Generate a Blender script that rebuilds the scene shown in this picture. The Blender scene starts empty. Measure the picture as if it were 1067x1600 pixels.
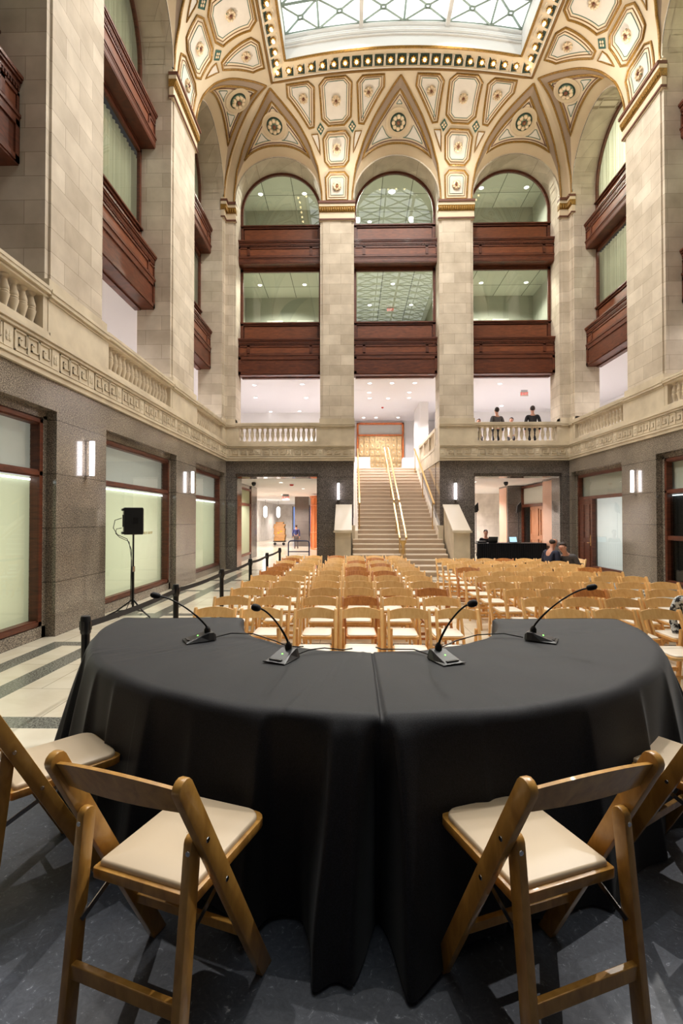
import bpy, bmesh, math, random
from mathutils import Vector, Matrix
random.seed(11)
SC = bpy.context.scene
COL = SC.collection
PI = math.pi

# ---------------------------------------------------------------- colours and materials
def lin(c):
    c = c / 255.0
    return c / 12.92 if c <= 0.04045 else ((c + 0.055) / 1.055) ** 2.4
def rgb(r, g, b): return (lin(r), lin(g), lin(b), 1.0)

class NT:
    """small wrapper to write node graphs quickly"""
    def __init__(s, name):
        s.m = bpy.data.materials.new(name); s.m.use_nodes = True
        s.t = s.m.node_tree; s.t.nodes.clear()
        s.out = s.t.nodes.new('ShaderNodeOutputMaterial')
    def n(s, kind, **kw):
        nd = s.t.nodes.new(kind)
        for k, v in kw.items():
            if k.startswith('i_'):
                nd.inputs[k[2:].replace('_', ' ')].default_value = v
            else: setattr(nd, k, v)
        return nd
    def l(s, a, ao, b, bi): s.t.links.new(a.outputs[ao], b.inputs[bi])
    def bsdf(s, col, rough=.5, metal=0, spec=.5, coat=0, sheen=0, trans=0):
        b = s.n('ShaderNodeBsdfPrincipled')
        b.inputs['Base Color'].default_value = col
        b.inputs['Roughness'].default_value = rough
        b.inputs['Metallic'].default_value = metal
        b.inputs['Specular IOR Level'].default_value = spec
        b.inputs['Coat Weight'].default_value = coat
        b.inputs['Coat Roughness'].default_value = .06
        b.inputs['Sheen Weight'].default_value = sheen
        b.inputs['Transmission Weight'].default_value = trans
        s.l(b, 0, s.out, 0)
        return b
    def wallvec(s, sx=1, sz=1):
        """world position folded to (x+y, z): runs along any upright axis-aligned wall"""
        g = s.n('ShaderNodeNewGeometry'); sp = s.n('ShaderNodeSeparateXYZ'); s.l(g, 'Position', sp, 0)
        ad = s.n('ShaderNodeMath', operation='ADD'); s.l(sp, 0, ad, 0); s.l(sp, 1, ad, 1)
        cb = s.n('ShaderNodeCombineXYZ'); s.l(ad, 0, cb, 0); s.l(sp, 2, cb, 1)
        return cb, g
    def ramp(s, stops):
        r = s.n('ShaderNodeValToRGB')
        e = r.color_ramp.elements
        while len(e) < len(stops): e.new(.5)
        for i, (p, c) in enumerate(stops): e[i].position = p; e[i].color = c
        return r
    def bump(s, src, so, b, strength=.2, dist=.01):
        bp = s.n('ShaderNodeBump'); bp.inputs['Strength'].default_value = strength; bp.inputs['Distance'].default_value = dist
        s.l(src, so, bp, 'Height'); s.l(bp, 0, b, 'Normal')
        return bp

MAT = {}
def plain(name, col, rough=.5, metal=0, spec=.5, coat=0, sheen=0, noise=0, nscale=8):
    t = NT(name); b = t.bsdf(col, rough, metal, spec, coat, sheen)
    if noise:
        g = t.n('ShaderNodeNewGeometry'); nz = t.n('ShaderNodeTexNoise'); nz.inputs['Scale'].default_value = nscale
        nz.inputs['Detail'].default_value = 4
        t.l(g, 'Position', nz, 'Vector')
        k0 = tuple(c * (1 - noise) for c in col[:3]) + (1,); k1 = tuple(min(1, c * (1 + noise)) for c in col[:3]) + (1,)
        r = t.ramp([(.3, k0), (.7, k1)]); t.l(nz, 'Fac', r, 0); t.l(r, 0, b, 'Base Color')
    MAT[name] = t.m; return t.m

def stone_mat(name, c1, c2, mortar, bw=.8, rh=.36, msize=.004, rough=.75):
    t = NT(name); b = t.bsdf(c1, rough, spec=.3)
    cb, g = t.wallvec()
    br = t.n('ShaderNodeTexBrick'); br.offset = .5; br.offset_frequency = 2
    for k, v in (('Scale', 1), ('Mortar Size', msize), ('Mortar Smooth', .2), ('Bias', 0), ('Brick Width', bw), ('Row Height', rh)):
        br.inputs[k].default_value = v
    br.inputs['Color1'].default_value = c1; br.inputs['Color2'].default_value = c2; br.inputs['Mortar'].default_value = mortar
    t.l(cb, 0, br, 'Vector')
    nz = t.n('ShaderNodeTexNoise'); nz.inputs['Scale'].default_value = 2.2; nz.inputs['Detail'].default_value = 6
    t.l(g, 'Position', nz, 'Vector')
    r = t.ramp([(.3, (.82, .80, .78, 1)), (.7, (1.08, 1.08, 1.08, 1))]); t.l(nz, 'Fac', r, 0)
    mx = t.n('ShaderNodeMix', data_type='RGBA', blend_type='MULTIPLY'); mx.inputs[0].default_value = 1
    t.l(br, 'Color', mx, 6); t.l(r, 0, mx, 7); t.l(mx, 2, b, 'Base Color')
    n2 = t.n('ShaderNodeTexNoise'); n2.inputs['Scale'].default_value = 60; n2.inputs['Detail'].default_value = 3
    t.l(g, 'Position', n2, 'Vector'); t.bump(n2, 'Fac', b, .12, .004)
    MAT[name] = t.m; return t.m

def granite_mat(name, dark, mid, light, rough=.13, joints=True, scale=55):
    t = NT(name); b = t.bsdf(mid, rough, spec=.55)
    cb, g = t.wallvec()
    nz = t.n('ShaderNodeTexNoise'); nz.inputs['Scale'].default_value = scale; nz.inputs['Detail'].default_value = 2; nz.inputs['Roughness'].default_value = .7
    t.l(g, 'Position', nz, 'Vector')
    r = t.ramp([(.34, dark), (.5, mid), (.66, light)]); t.l(nz, 'Fac', r, 0)
    n3 = t.n('ShaderNodeTexNoise'); n3.inputs['Scale'].default_value = 1.1; t.l(g, 'Position', n3, 'Vector')
    r3 = t.ramp([(.3, (.8, .8, .8, 1)), (.7, (1.12, 1.12, 1.12, 1))]); t.l(n3, 'Fac', r3, 0)
    mx = t.n('ShaderNodeMix', data_type='RGBA', blend_type='MULTIPLY'); mx.inputs[0].default_value = 1
    t.l(r, 0, mx, 6); t.l(r3, 0, mx, 7)
    last = mx
    if joints:
        br = t.n('ShaderNodeTexBrick'); br.offset = 0
        for k, v in (('Scale', 1), ('Mortar Size', .005), ('Mortar Smooth', 0), ('Brick Width', 50), ('Row Height', .813)):
            br.inputs[k].default_value = v
        br.inputs['Color1'].default_value = (1, 1, 1, 1); br.inputs['Color2'].default_value = (1, 1, 1, 1); br.inputs['Mortar'].default_value = (.25, .25, .25, 1)
        t.l(cb, 0, br, 'Vector')
        m2 = t.n('ShaderNodeMix', data_type='RGBA', blend_type='MULTIPLY'); m2.inputs[0].default_value = 1
        t.l(mx, 2, m2, 6); t.l(br, 'Color', m2, 7); last = m2
    t.l(last, 2, b, 'Base Color')
    MAT[name] = t.m; return t.m

def wood_mat(name, c1, c2, rough=.35, scale=3.0, stretch=(1, 1, 14), coat=.2, vary=.0, world=False):
    t = NT(name); b = t.bsdf(c1, rough, spec=.45, coat=coat)
    if world:
        g = t.n('ShaderNodeNewGeometry'); src, so = g, 'Position'
    else:
        g = t.n('ShaderNodeTexCoord'); src, so = g, 'Object'
    mp = t.n('ShaderNodeMapping'); mp.inputs['Scale'].default_value = stretch
    t.l(src, so, mp, 'Vector')
    if vary:
        oi = t.n('ShaderNodeObjectInfo'); mu = t.n('ShaderNodeMath', operation='MULTIPLY'); mu.inputs[1].default_value = 37.0
        t.l(oi, 'Random', mu, 0)
        cx = t.n('ShaderNodeCombineXYZ'); t.l(mu, 0, cx, 0); t.l(mu, 0, cx, 1); t.l(cx, 0, mp, 'Location')
    nz = t.n('ShaderNodeTexNoise'); nz.inputs['Scale'].default_value = scale; nz.inputs['Detail'].default_value = 5; nz.inputs['Distortion'].default_value = .8
    t.l(mp, 0, nz, 'Vector')
    r = t.ramp([(.3, c2), (.65, c1)]); t.l(nz, 'Fac', r, 0)
    last, lo = r, 0
    if vary:
        hs = t.n('ShaderNodeHueSaturation')
        mr = t.n('ShaderNodeMapRange'); mr.inputs[3].default_value = 1 - vary; mr.inputs[4].default_value = 1 + vary
        t.l(oi, 'Random', mr, 0); t.l(mr, 0, hs, 'Value'); t.l(r, 0, hs, 'Color'); last = hs
    t.l(last, lo, b, 'Base Color')
    MAT[name] = t.m; return t.m

def glass_mat(name, tint=(.9, .95, .92, 1), refl=.08, rough=0.0):
    """flat pane: lets light straight through, mirrors at grazing angles"""
    t = NT(name)
    tr = t.n('ShaderNodeBsdfTransparent'); tr.inputs[0].default_value = tint
    gl = t.n('ShaderNodeBsdfGlossy'); gl.inputs['Roughness'].default_value = rough
    g = t.n('ShaderNodeNewGeometry'); dt = t.n('ShaderNodeVectorMath', operation='DOT_PRODUCT'); t.l(g, 'Normal', dt, 0); t.l(g, 'Incoming', dt, 1)
    ab = t.n('ShaderNodeMath', operation='ABSOLUTE'); t.l(dt, 'Value', ab, 0)
    iv = t.n('ShaderNodeMath', operation='SUBTRACT'); iv.inputs[0].default_value = 1; t.l(ab, 0, iv, 1)
    pw = t.n('ShaderNodeMath', operation='POWER'); pw.inputs[1].default_value = 5; t.l(iv, 0, pw, 0)
    ad = t.n('ShaderNodeMath', operation='MULTIPLY_ADD'); ad.inputs[1].default_value = .9; ad.inputs[2].default_value = .05 + refl; ad.use_clamp = True; t.l(pw, 0, ad, 0)
    mx = t.n('ShaderNodeMixShader'); t.l(ad, 0, mx, 0); t.l(tr, 0, mx, 1); t.l(gl, 0, mx, 2); t.l(mx, 0, t.out, 0)
    MAT[name] = t.m; return t.m

def emit_mat(name, col, strength):
    t = NT(name); e = t.n('ShaderNodeEmission'); e.inputs[0].default_value = col; e.inputs[1].default_value = strength
    t.l(e, 0, t.out, 0); MAT[name] = t.m; return t.m

stone_mat('limestone', rgb(212, 199, 181), rgb(189, 175, 156), rgb(152, 137, 116))
stone_mat('smooth_stone', rgb(208, 194, 170), rgb(204, 190, 166), rgb(200, 186, 163), bw=40, rh=40)
stone_mat('white_stone', rgb(235, 228, 222), rgb(230, 222, 216), rgb(200, 192, 185), bw=1.2, rh=.7)
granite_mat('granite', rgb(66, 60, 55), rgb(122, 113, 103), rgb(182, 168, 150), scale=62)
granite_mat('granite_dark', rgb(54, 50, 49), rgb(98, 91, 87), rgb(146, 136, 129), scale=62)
granite_mat('granite_inlay', rgb(70, 70, 66), rgb(112, 112, 104), rgb(150, 150, 140), joints=False, rough=.2)
wood_mat('mahogany', rgb(104, 54, 33), rgb(70, 34, 21), rough=.42, scale=2.5, stretch=(1.5, 1.5, 9), world=True, coat=.03)
wood_mat('mahogany_panel', rgb(128, 70, 42), rgb(94, 50, 30), rough=.42, scale=2.5, stretch=(1.5, 1.5, 9), world=True, coat=.03)
wood_mat('door_wood', rgb(172, 118, 84), rgb(146, 94, 62), rough=.4, scale=2.5, stretch=(6, 6, 1), world=True, coat=.05)
wood_mat('orange_wood', rgb(216, 122, 62), rgb(182, 94, 44), rough=.35, scale=2.5, stretch=(6, 6, 1), world=True)
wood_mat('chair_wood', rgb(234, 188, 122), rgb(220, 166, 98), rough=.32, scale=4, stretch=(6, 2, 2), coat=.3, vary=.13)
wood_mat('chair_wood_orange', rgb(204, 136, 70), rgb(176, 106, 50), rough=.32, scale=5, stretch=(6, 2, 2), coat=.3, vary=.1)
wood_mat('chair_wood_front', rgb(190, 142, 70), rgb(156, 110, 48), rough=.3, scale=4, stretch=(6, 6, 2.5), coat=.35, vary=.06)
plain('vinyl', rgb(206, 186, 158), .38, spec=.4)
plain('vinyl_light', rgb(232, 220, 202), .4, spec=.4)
plain('cream_paint', rgb(218, 199, 170), .6, noise=.05, nscale=1.5)
plain('vault_band', rgb(212, 190, 158), .6, noise=.05, nscale=1.5)
plain('vault_brown', rgb(160, 138, 118), .6)
plain('panel_cream', rgb(232, 212, 184), .6)
plain('panel_white', rgb(226, 216, 204), .6, noise=.03, nscale=5)
plain('gold', rgb(146, 108, 44), .45, metal=.25, noise=.4, nscale=30)
plain('gold_dark', rgb(128, 92, 42), .5, metal=.2)
plain('brown_line', rgb(104, 62, 44), .6)
plain('teal_line', rgb(66, 104, 92), .6)
plain('rosette_petal', rgb(226, 202, 168), .6)
plain('rosette_green', rgb(112, 134, 112), .6)
plain('rosette_core', rgb(110, 62, 44), .5)
plain('socket_green', rgb(44, 62, 50), .6)
plain('white_paint', rgb(240, 238, 236), .6)
plain('ceiling_white', rgb(236, 234, 236), .7)
plain('office_grey', rgb(168, 170, 158), .7)
plain('steel_green', rgb(160, 176, 168), .4, metal=.2)
plain('brass', rgb(206, 168, 106), .34, metal=.65)
plain('bronze_gold', rgb(232, 200, 148), .35, metal=.25, noise=.2, nscale=12)
plain('black_plastic', rgb(26, 26, 28), .38)
plain('black_metal', rgb(22, 22, 24), .35, metal=.3)
plain('black_strap', rgb(32, 28, 27), .8)
plain('chrome', rgb(190, 190, 192), .2, metal=1)
plain('navy_metal', rgb(38, 46, 84), .35)
plain('white_cloth', rgb(228, 226, 232), .8)
def translucent(name, col, f=.5):
    t = NT(name); df = t.n('ShaderNodeBsdfDiffuse'); df.inputs[0].default_value = col; tl = t.n('ShaderNodeBsdfTranslucent'); tl.inputs[0].default_value = col
    mx = t.n('ShaderNodeMixShader'); mx.inputs[0].default_value = f; t.l(df, 0, mx, 1); t.l(tl, 0, mx, 2); t.l(mx, 0, t.out, 0); MAT[name] = t.m
translucent('curtain', rgb(206, 202, 180)); translucent('blind_green', rgb(216, 219, 190)); translucent('transom_grey', rgb(178, 178, 172)); translucent('frosted', rgb(214, 218, 216))
plain('blind_grey', rgb(196, 198, 190), .8)
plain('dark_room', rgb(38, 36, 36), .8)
plain('pink_granite', rgb(196, 150, 126), .2, noise=.12, nscale=60)
plain('stair_stone', rgb(192, 170, 148), .5, noise=.06, nscale=3)
plain('nosing', rgb(236, 222, 204), .45)
plain('skin', rgb(204, 150, 126), .55)
plain('hair_dark', rgb(52, 40, 34), .7)
plain('hair_blond', rgb(190, 140, 84), .7)
plain('suit_navy', rgb(30, 34, 56), .8)
plain('suit_grey', rgb(84, 80, 82), .8)
plain('suit_black', rgb(30, 28, 32), .8)
plain('shirt_blue', rgb(58, 66, 122), .8)
plain('shirt_white', rgb(226, 222, 224), .8)
plain('cardboard', rgb(214, 160, 100), .8, noise=.1, nscale=3)
plain('yellow_tag', rgb(240, 190, 50), .7)
plain('red_plastic', rgb(170, 40, 34), .4)
plain('gold_letters', rgb(176, 156, 92), .4, metal=.3)
plain('paper', rgb(222, 220, 214), .7)
emit_mat('bulb_glow', (1.0, .66, .22, 1), 5.0)
emit_mat('bulb_core', (1.0, .80, .42, 1), 12.0)
emit_mat('sconce_glow', (1, .96, 1.0, 1), 9.0)
emit_mat('downlight_glow', (1, .97, .95, 1), 10.0)
emit_mat('tube_glow', (.88, .97, 1, 1), 5.0)
emit_mat('sky_pane', (.95, 1.0, .97, 1), 3.0)
emit_mat('red_letters', (1, .1, .08, 1), 1.6)
emit_mat('led_green', (.25, 1, .15, 1), 4.0)
emit_mat('blue_window', (.35, .5, 1, 1), .75)
emit_mat('screen_glow', (.6, .9, 1, 1), 1.1)
emit_mat('screen_purple', (.4, .25, .9, 1), .8)
glass_mat('glass_green', (.80, .84, .77, 1), .05)
glass_mat('glass_clear', (.9, .93, .9, 1), .02)
glass_mat('glass_dark', (.42, .48, .46, 1), .05)

def ceiling_tile_mat():
    t = NT('ceiling_tile'); b = t.bsdf(rgb(196, 196, 180), .8)
    g = t.n('ShaderNodeNewGeometry')
    br = t.n('ShaderNodeTexBrick'); br.offset = 0
    for k, v in (('Scale', 1), ('Mortar Size', .014), ('Brick Width', 1.2), ('Row Height', 1.2)): br.inputs[k].default_value = v
    br.inputs['Color1'].default_value = rgb(214, 214, 200); br.inputs['Color2'].default_value = rgb(198, 198, 184); br.inputs['Mortar'].default_value = rgb(96, 98, 88)
    t.l(g, 'Position', br, 'Vector'); t.l(br, 'Color', b, 'Base Color'); MAT['ceiling_tile'] = t.m
ceiling_tile_mat()
def marble_mat():
    t = NT('marble_floor'); b = t.bsdf(rgb(222, 212, 192), .16, spec=.5)
    g = t.n('ShaderNodeNewGeometry')
    br = t.n('ShaderNodeTexBrick'); br.offset = .5
    for k, v in (('Scale', 1), ('Mortar Size', .004), ('Mortar Smooth', 0), ('Brick Width', .92), ('Row Height', .86)): br.inputs[k].default_value = v
    br.inputs['Color1'].default_value = rgb(228, 219, 200); br.inputs['Color2'].default_value = rgb(218, 208, 188); br.inputs['Mortar'].default_value = rgb(150, 140, 122)
    t.l(g, 'Position', br, 'Vector')
    nz = t.n('ShaderNodeTexNoise'); nz.inputs['Scale'].default_value = 1.6; nz.inputs['Detail'].default_value = 8; nz.inputs['Distortion'].default_value = 1.5
    t.l(g, 'Position', nz, 'Vector'); r = t.ramp([(.35, (.9, .88, .84, 1)), (.6, (1, 1, 1, 1))]); t.l(nz, 'Fac', r, 0)
    mx = t.n('ShaderNodeMix', data_type='RGBA', blend_type='MULTIPLY'); mx.inputs[0].default_value = 1
    t.l(br, 'Color', mx, 6); t.l(r, 0, mx, 7); t.l(mx, 2, b, 'Base Color'); MAT['marble_floor'] = t.m
marble_mat()
def mat_black_stage():
    t = NT('stage_black'); b = t.bsdf(rgb(44, 45, 50), .42, spec=.5)
    g = t.n('ShaderNodeNewGeometry')
    mp = t.n('ShaderNodeMapping'); mp.inputs['Scale'].default_value = (1, 1, 1); t.l(g, 'Position', mp, 'Vector')
    nz = t.n('ShaderNodeTexNoise'); nz.inputs['Scale'].default_value = 26; nz.inputs['Detail'].default_value = 9; nz.inputs['Roughness'].default_value = .75; nz.inputs['Distortion'].default_value = 2
    t.l(mp, 0, nz, 'Vector')
    r = t.ramp([(.3, rgb(52, 55, 63)), (.6, rgb(76, 80, 90)), (.68, rgb(170, 173, 182))]); t.l(nz, 'Fac', r, 0); t.l(r, 0, b, 'Base Color')
    n2 = t.n('ShaderNodeTexNoise'); n2.inputs['Scale'].default_value = 3; n2.inputs['Detail'].default_value = 5; t.l(g, 'Position', n2, 'Vector')
    r2 = t.ramp([(.3, (.3, .3, .3, 1)), (.7, (.6, .6, .6, 1))]); t.l(n2, 'Fac', r2, 0); t.l(r2, 0, b, 'Roughness')
    MAT['stage_black'] = t.m
mat_black_stage()
def mat_black_cloth():
    t = NT('black_cloth'); b = t.bsdf(rgb(24, 24, 29), .62, spec=.25, sheen=.12)
    b.inputs['Sheen Roughness'].default_value = .4
    g = t.n('ShaderNodeNewGeometry')
    nz = t.n('ShaderNodeTexNoise'); nz.inputs['Scale'].default_value = 260; nz.inputs['Detail'].default_value = 2
    t.l(g, 'Position', nz, 'Vector')
    r = t.ramp([(.35, rgb(14, 14, 17)), (.7, rgb(30, 30, 36))]); t.l(nz, 'Fac', r, 0); t.l(r, 0, b, 'Base Color')
    t.bump(nz, 'Fac', b, .25, .002)
    MAT['black_cloth'] = t.m
mat_black_cloth()

# ---------------------------------------------------------------- mesh builder
class MB:
    def __init__(s, T=None): s.v = []; s.f = []; s.mi = []; s.T = T; s.cur = 0
    def add(s, vs, fs, m=None):
        o = len(s.v); T = s.T
        s.v += [tuple(T(*p)) if T else tuple(p) for p in vs]
        s.f += [tuple(i + o for i in f) for f in fs]
        s.mi += [s.cur if m is None else m] * len(fs); return s
    def box(s, x0, x1, y0, y1, z0, z1, m=None):
        vs = [(x, y, z) for z in (z0, z1) for y in (y0, y1) for x in (x0, x1)]
        return s.add(vs, [(0, 2, 3, 1), (4, 5, 7, 6), (0, 1, 5, 4), (2, 6, 7, 3), (0, 4, 6, 2), (1, 3, 7, 5)], m)
    def grid(s, rows, m=None, close=False):
        nr, nc = len(rows), len(rows[0]); vs = [p for r in rows for p in r]; fs = []
        for i in range(nr - 1):
            for j in range(nc if close else nc - 1):
                k = (j + 1) % nc
                fs.append((i * nc + j, i * nc + k, (i + 1) * nc + k, (i + 1) * nc + j))
        return s.add(vs, fs, m)
    def prism(s, poly, axis, a0, a1, m=None):
        """poly: list of 2D points in the other two axes (order kept x,y,z without axis), extruded a0..a1"""
        n = len(poly)
        def mk(p, a):
            return {'x': (a, p[0], p[1]), 'y': (p[0], a, p[1]), 'z': (p[0], p[1], a)}[axis]
        vs = [mk(p, a0) for p in poly] + [mk(p, a1) for p in poly]
        fs = [tuple(range(n))[::-1], tuple(range(n, 2 * n))] + [(i, (i + 1) % n, n + (i + 1) % n, n + i) for i in range(n)]
        return s.add(vs, fs, m)
    def lathe(s, prof, c=(0, 0, 0), seg=12, m=None, cap=True):
        vs = []; fs = []; n = len(prof)
        for r, z in prof:
            for k in range(seg):
                a = 2 * PI * k / seg; vs.append((c[0] + r * math.cos(a), c[1] + r * math.sin(a), c[2] + z))
        for i in range(n - 1):
            for k in range(seg): fs.append((i * seg + k, i * seg + (k + 1) % seg, (i + 1) * seg + (k + 1) % seg, (i + 1) * seg + k))
        if cap: fs.append(tuple(range(seg))[::-1]); fs.append(tuple((n - 1) * seg + k for k in range(seg)))
        return s.add(vs, fs, m)
    def tube(s, pts, r, seg=6, closed=False, m=None, rs=None, flat=1.0):
        pts = [Vector(p) for p in pts]; n = len(pts); vs = []; fs = []
        up = None
        for i, p in enumerate(pts):
            a = pts[(i - 1) % n] if (closed or i > 0) else p
            b = pts[(i + 1) % n] if (closed or i < n - 1) else p
            t = (b - a)
            t = t.normalized() if t.length > 1e-9 else Vector((0, 0, 1))
            if up is None: up = Vector((0, 0, 1)) if abs(t.z) < .9 else Vector((1, 0, 0))
            x = t.cross(up)
            x = x.normalized() if x.length > 1e-6 else Vector((1, 0, 0))
            y = x.cross(t).normalized(); up = y
            rr = rs[i] if rs else r
            for k in range(seg):
                an = 2 * PI * k / seg; q = p + x * (rr * math.cos(an)) + y * (rr * math.sin(an) * flat); vs.append(tuple(q))
        for i in range(n if closed else n - 1):
            j = (i + 1) % n
            for k in range(seg): fs.append((i * seg + k, i * seg + (k + 1) % seg, j * seg + (k + 1) % seg, j * seg + k))
        if not closed: fs.append(tuple(range(seg))[::-1]); fs.append(tuple((n - 1) * seg + k for k in range(seg)))
        return s.add(vs, fs, m)
    def ball(s, c, rx, ry=None, rz=None, seg=10, rings=6, m=None):
        ry = rx if ry is None else ry; rz = rx if rz is None else rz
        vs = [(c[0], c[1], c[2] - rz)]; fs = []
        for i in range(1, rings):
            a = -PI / 2 + PI * i / rings
            for k in range(seg):
                b = 2 * PI * k / seg; vs.append((c[0] + rx * math.cos(a) * math.cos(b), c[1] + ry * math.cos(a) * math.sin(b), c[2] + rz * math.sin(a)))
        vs.append((c[0], c[1], c[2] + rz)); L = len(vs) - 1
        for k in range(seg):
            fs.append((0, 1 + (k + 1) % seg, 1 + k)); fs.append((L, 1 + (rings - 2) * seg + k, 1 + (rings - 2) * seg + (k + 1) % seg))
        for i in range(rings - 2):
            for k in range(seg): fs.append((1 + i * seg + k, 1 + i * seg + (k + 1) % seg, 1 + (i + 1) * seg + (k + 1) % seg, 1 + (i + 1) * seg + k))
        return s.add(vs, fs, m)
    def build(s, name, mats, parent=None, smooth=None, bevel=0, recalc=True, kind=None):
        me = bpy.data.meshes.new(name); me.from_pydata(s.v, [], s.f)
        if isinstance(mats, str): mats = [mats]
        for mm in mats: me.materials.append(MAT[mm])
        if len(mats) > 1: me.polygons.foreach_set('material_index', s.mi)
        if recalc or bevel:
            bm = bmesh.new(); bm.from_mesh(me)
            if recalc: bmesh.ops.recalc_face_normals(bm, faces=bm.faces)
            if bevel:
                es = [e for e in bm.edges if len(e.link_faces) == 2 and e.calc_face_angle(0) > .6]
                bmesh.ops.bevel(bm, geom=es, offset=bevel, segments=2, affect='EDGES', profile=.5, clamp_overlap=True)
            bm.to_mesh(me); bm.free()
        if smooth is not None:
            me.polygons.foreach_set('use_smooth', [True] * len(me.polygons))
            me.set_sharp_from_angle(angle=math.radians(smooth))
        me.update()
        o = bpy.data.objects.new(name, me); COL.objects.link(o)
        if parent is not None: o.parent = parent
        if kind: o['kind'] = kind
        return o

def empty(name, loc=(0, 0, 0), rz=0):
    o = bpy.data.objects.new(name, None); COL.objects.link(o); o.location = loc; o.rotation_euler = (0, 0, rz); o.empty_display_size = .1
    return o
def tag(o, label, cat, group=None):
    o['label'] = label; o['category'] = cat
    if group: o['group'] = group
    return o
def dup(root, loc=None, rz=None):
    r = root.copy(); COL.objects.link(r)
    if loc is not None: r.location = loc
    if rz is not None: r.rotation_euler = (0, 0, rz)
    for ch in list(root.children):
        c = ch.copy(); COL.objects.link(c); c.parent = r
        for g in list(ch.children):
            d = g.copy(); COL.objects.link(d); d.parent = c
    return r
def struct(o): o['kind'] = 'structure'; return o
def spot(name, loc, target, power, size=1.2, blend=.5, col=(1, .95, .88), radius=.15):
    d = bpy.data.lights.new(name, 'SPOT'); d.energy = power; d.spot_size = size; d.spot_blend = blend; d.color = col; d.shadow_soft_size = radius
    o = bpy.data.objects.new(name, d); COL.objects.link(o); o.location = loc
    o.rotation_euler = (Vector(target) - Vector(loc)).to_track_quat('-Z', 'Y').to_euler(); return o
def text_obj(name, body, size, loc, rot, mat, parent=None, extrude=.002, align='CENTER'):
    cu = bpy.data.curves.new(name, 'FONT'); cu.body = body; cu.size = size; cu.extrude = extrude; cu.align_x = align; cu.align_y = 'CENTER'
    tmp = bpy.data.objects.new(name + '_t', cu); COL.objects.link(tmp)
    dg = bpy.context.evaluated_depsgraph_get()
    me = bpy.data.meshes.new_from_object(tmp.evaluated_get(dg)); bpy.data.objects.remove(tmp)
    me.materials.clear(); me.materials.append(MAT[mat]); me.name = name
    o = bpy.data.objects.new(name, me); COL.objects.link(o); o.location = loc; o.rotation_euler = rot
    if parent is not None: o.parent = parent
    return o

def area(name, loc, target, power, sx, sy, col=(1, 1, 1)):
    d = bpy.data.lights.new(name, 'AREA'); d.energy = power; d.shape = 'RECTANGLE'; d.size = sx; d.size_y = sy; d.color = col
    o = bpy.data.objects.new(name, d); COL.objects.link(o); o.location = loc; o.rotation_euler = (Vector(target) - Vector(loc)).to_track_quat('-Z', 'Y').to_euler(); return o
SHOPW = 78
# ================================================================ the hall: setting
# hall: x -4.5 .. 7.6, end wall at y = 17.6, camera at the origin looking along +y
EW = 17.6; XL = -4.5; XR = 7.6; ZS = 13.0
def WE(s, u, z): return (s, EW - u, z)
def WL(s, u, z): return (XL + u, s, z)
def WR(s, u, z): return (XR - u, s, z)
WALLS = {
 'end':   dict(T=WE, bays=[(-2.63, 1.5), (1.565, 1.5), (5.76, 1.5)], pils=[(-1.13, .065), (3.065, 4.26)], ends=[(-4.5, -4.13), (7.26, 7.6)]),
 'left':  dict(T=WL, bays=[(5.65, 1.6), (10.65, 1.7), (15.75, 1.55)], pils=[(2.2, 4.05), (7.25, 8.95), (12.35, 14.2)], ends=[(17.3, 17.6)]),
 'right': dict(T=WR, bays=[(5.65, 1.6), (10.62, 1.68), (15.66, 1.64)], pils=[(2.2, 4.05), (7.25, 8.94), (12.3, 14.02)], ends=[(17.3, 17.6)]),
}
# ---- floor: marble with granite inlay bands
def build_floor():
    m = MB()
    xs = [-9, -4.27, -4.03, -3.70, -3.44, 1.45, 1.7, 6.6, 6.85, 7.2, 7.45, 12]
    ys = [-3, 4.18, 4.42, 6.92, 7.14, 9.1, 9.34, 12.2, 12.44, 14.3, 14.54, 17.3, 17.5, 24, 34, 52]
    dx = {(-3.70, -3.44), (6.6, 6.85)}; bx = {(-4.27, -4.03), (7.2, 7.45)}
    dy = {(4.18, 4.42), (6.92, 7.14), (9.1, 9.34), (12.2, 12.44), (14.3, 14.54), (17.3, 17.5)}
    for i in range(len(xs) - 1):
        for j in range(len(ys) - 1):
            a, b, c, d = xs[i], xs[i + 1], ys[j], ys[j + 1]
            ink = (a, b) in dx and d < 17.6
            if (c, d) in dy and -4.27 <= a and b <= 7.45: ink = True
            if (a, b) in bx and d < 17.6 and not (c, d) in {(7.14, 9.1), (12.44, 14.3)}: ink = True
            if c < 4: ink = (a, b) in dx
            m.add([(a, c, 0), (b, c, 0), (b, d, 0), (a, d, 0)], [(0, 1, 2, 3)], 1 if ink else 0)
    struct(m.build('floor', ['marble_floor', 'granite_inlay'], recalc=False))
build_floor()

def zarc(hw, n=20): return [(hw * math.cos(PI * k / n), 13.13 + hw * math.sin(PI * k / n)) for k in range(n + 1)]

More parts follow.
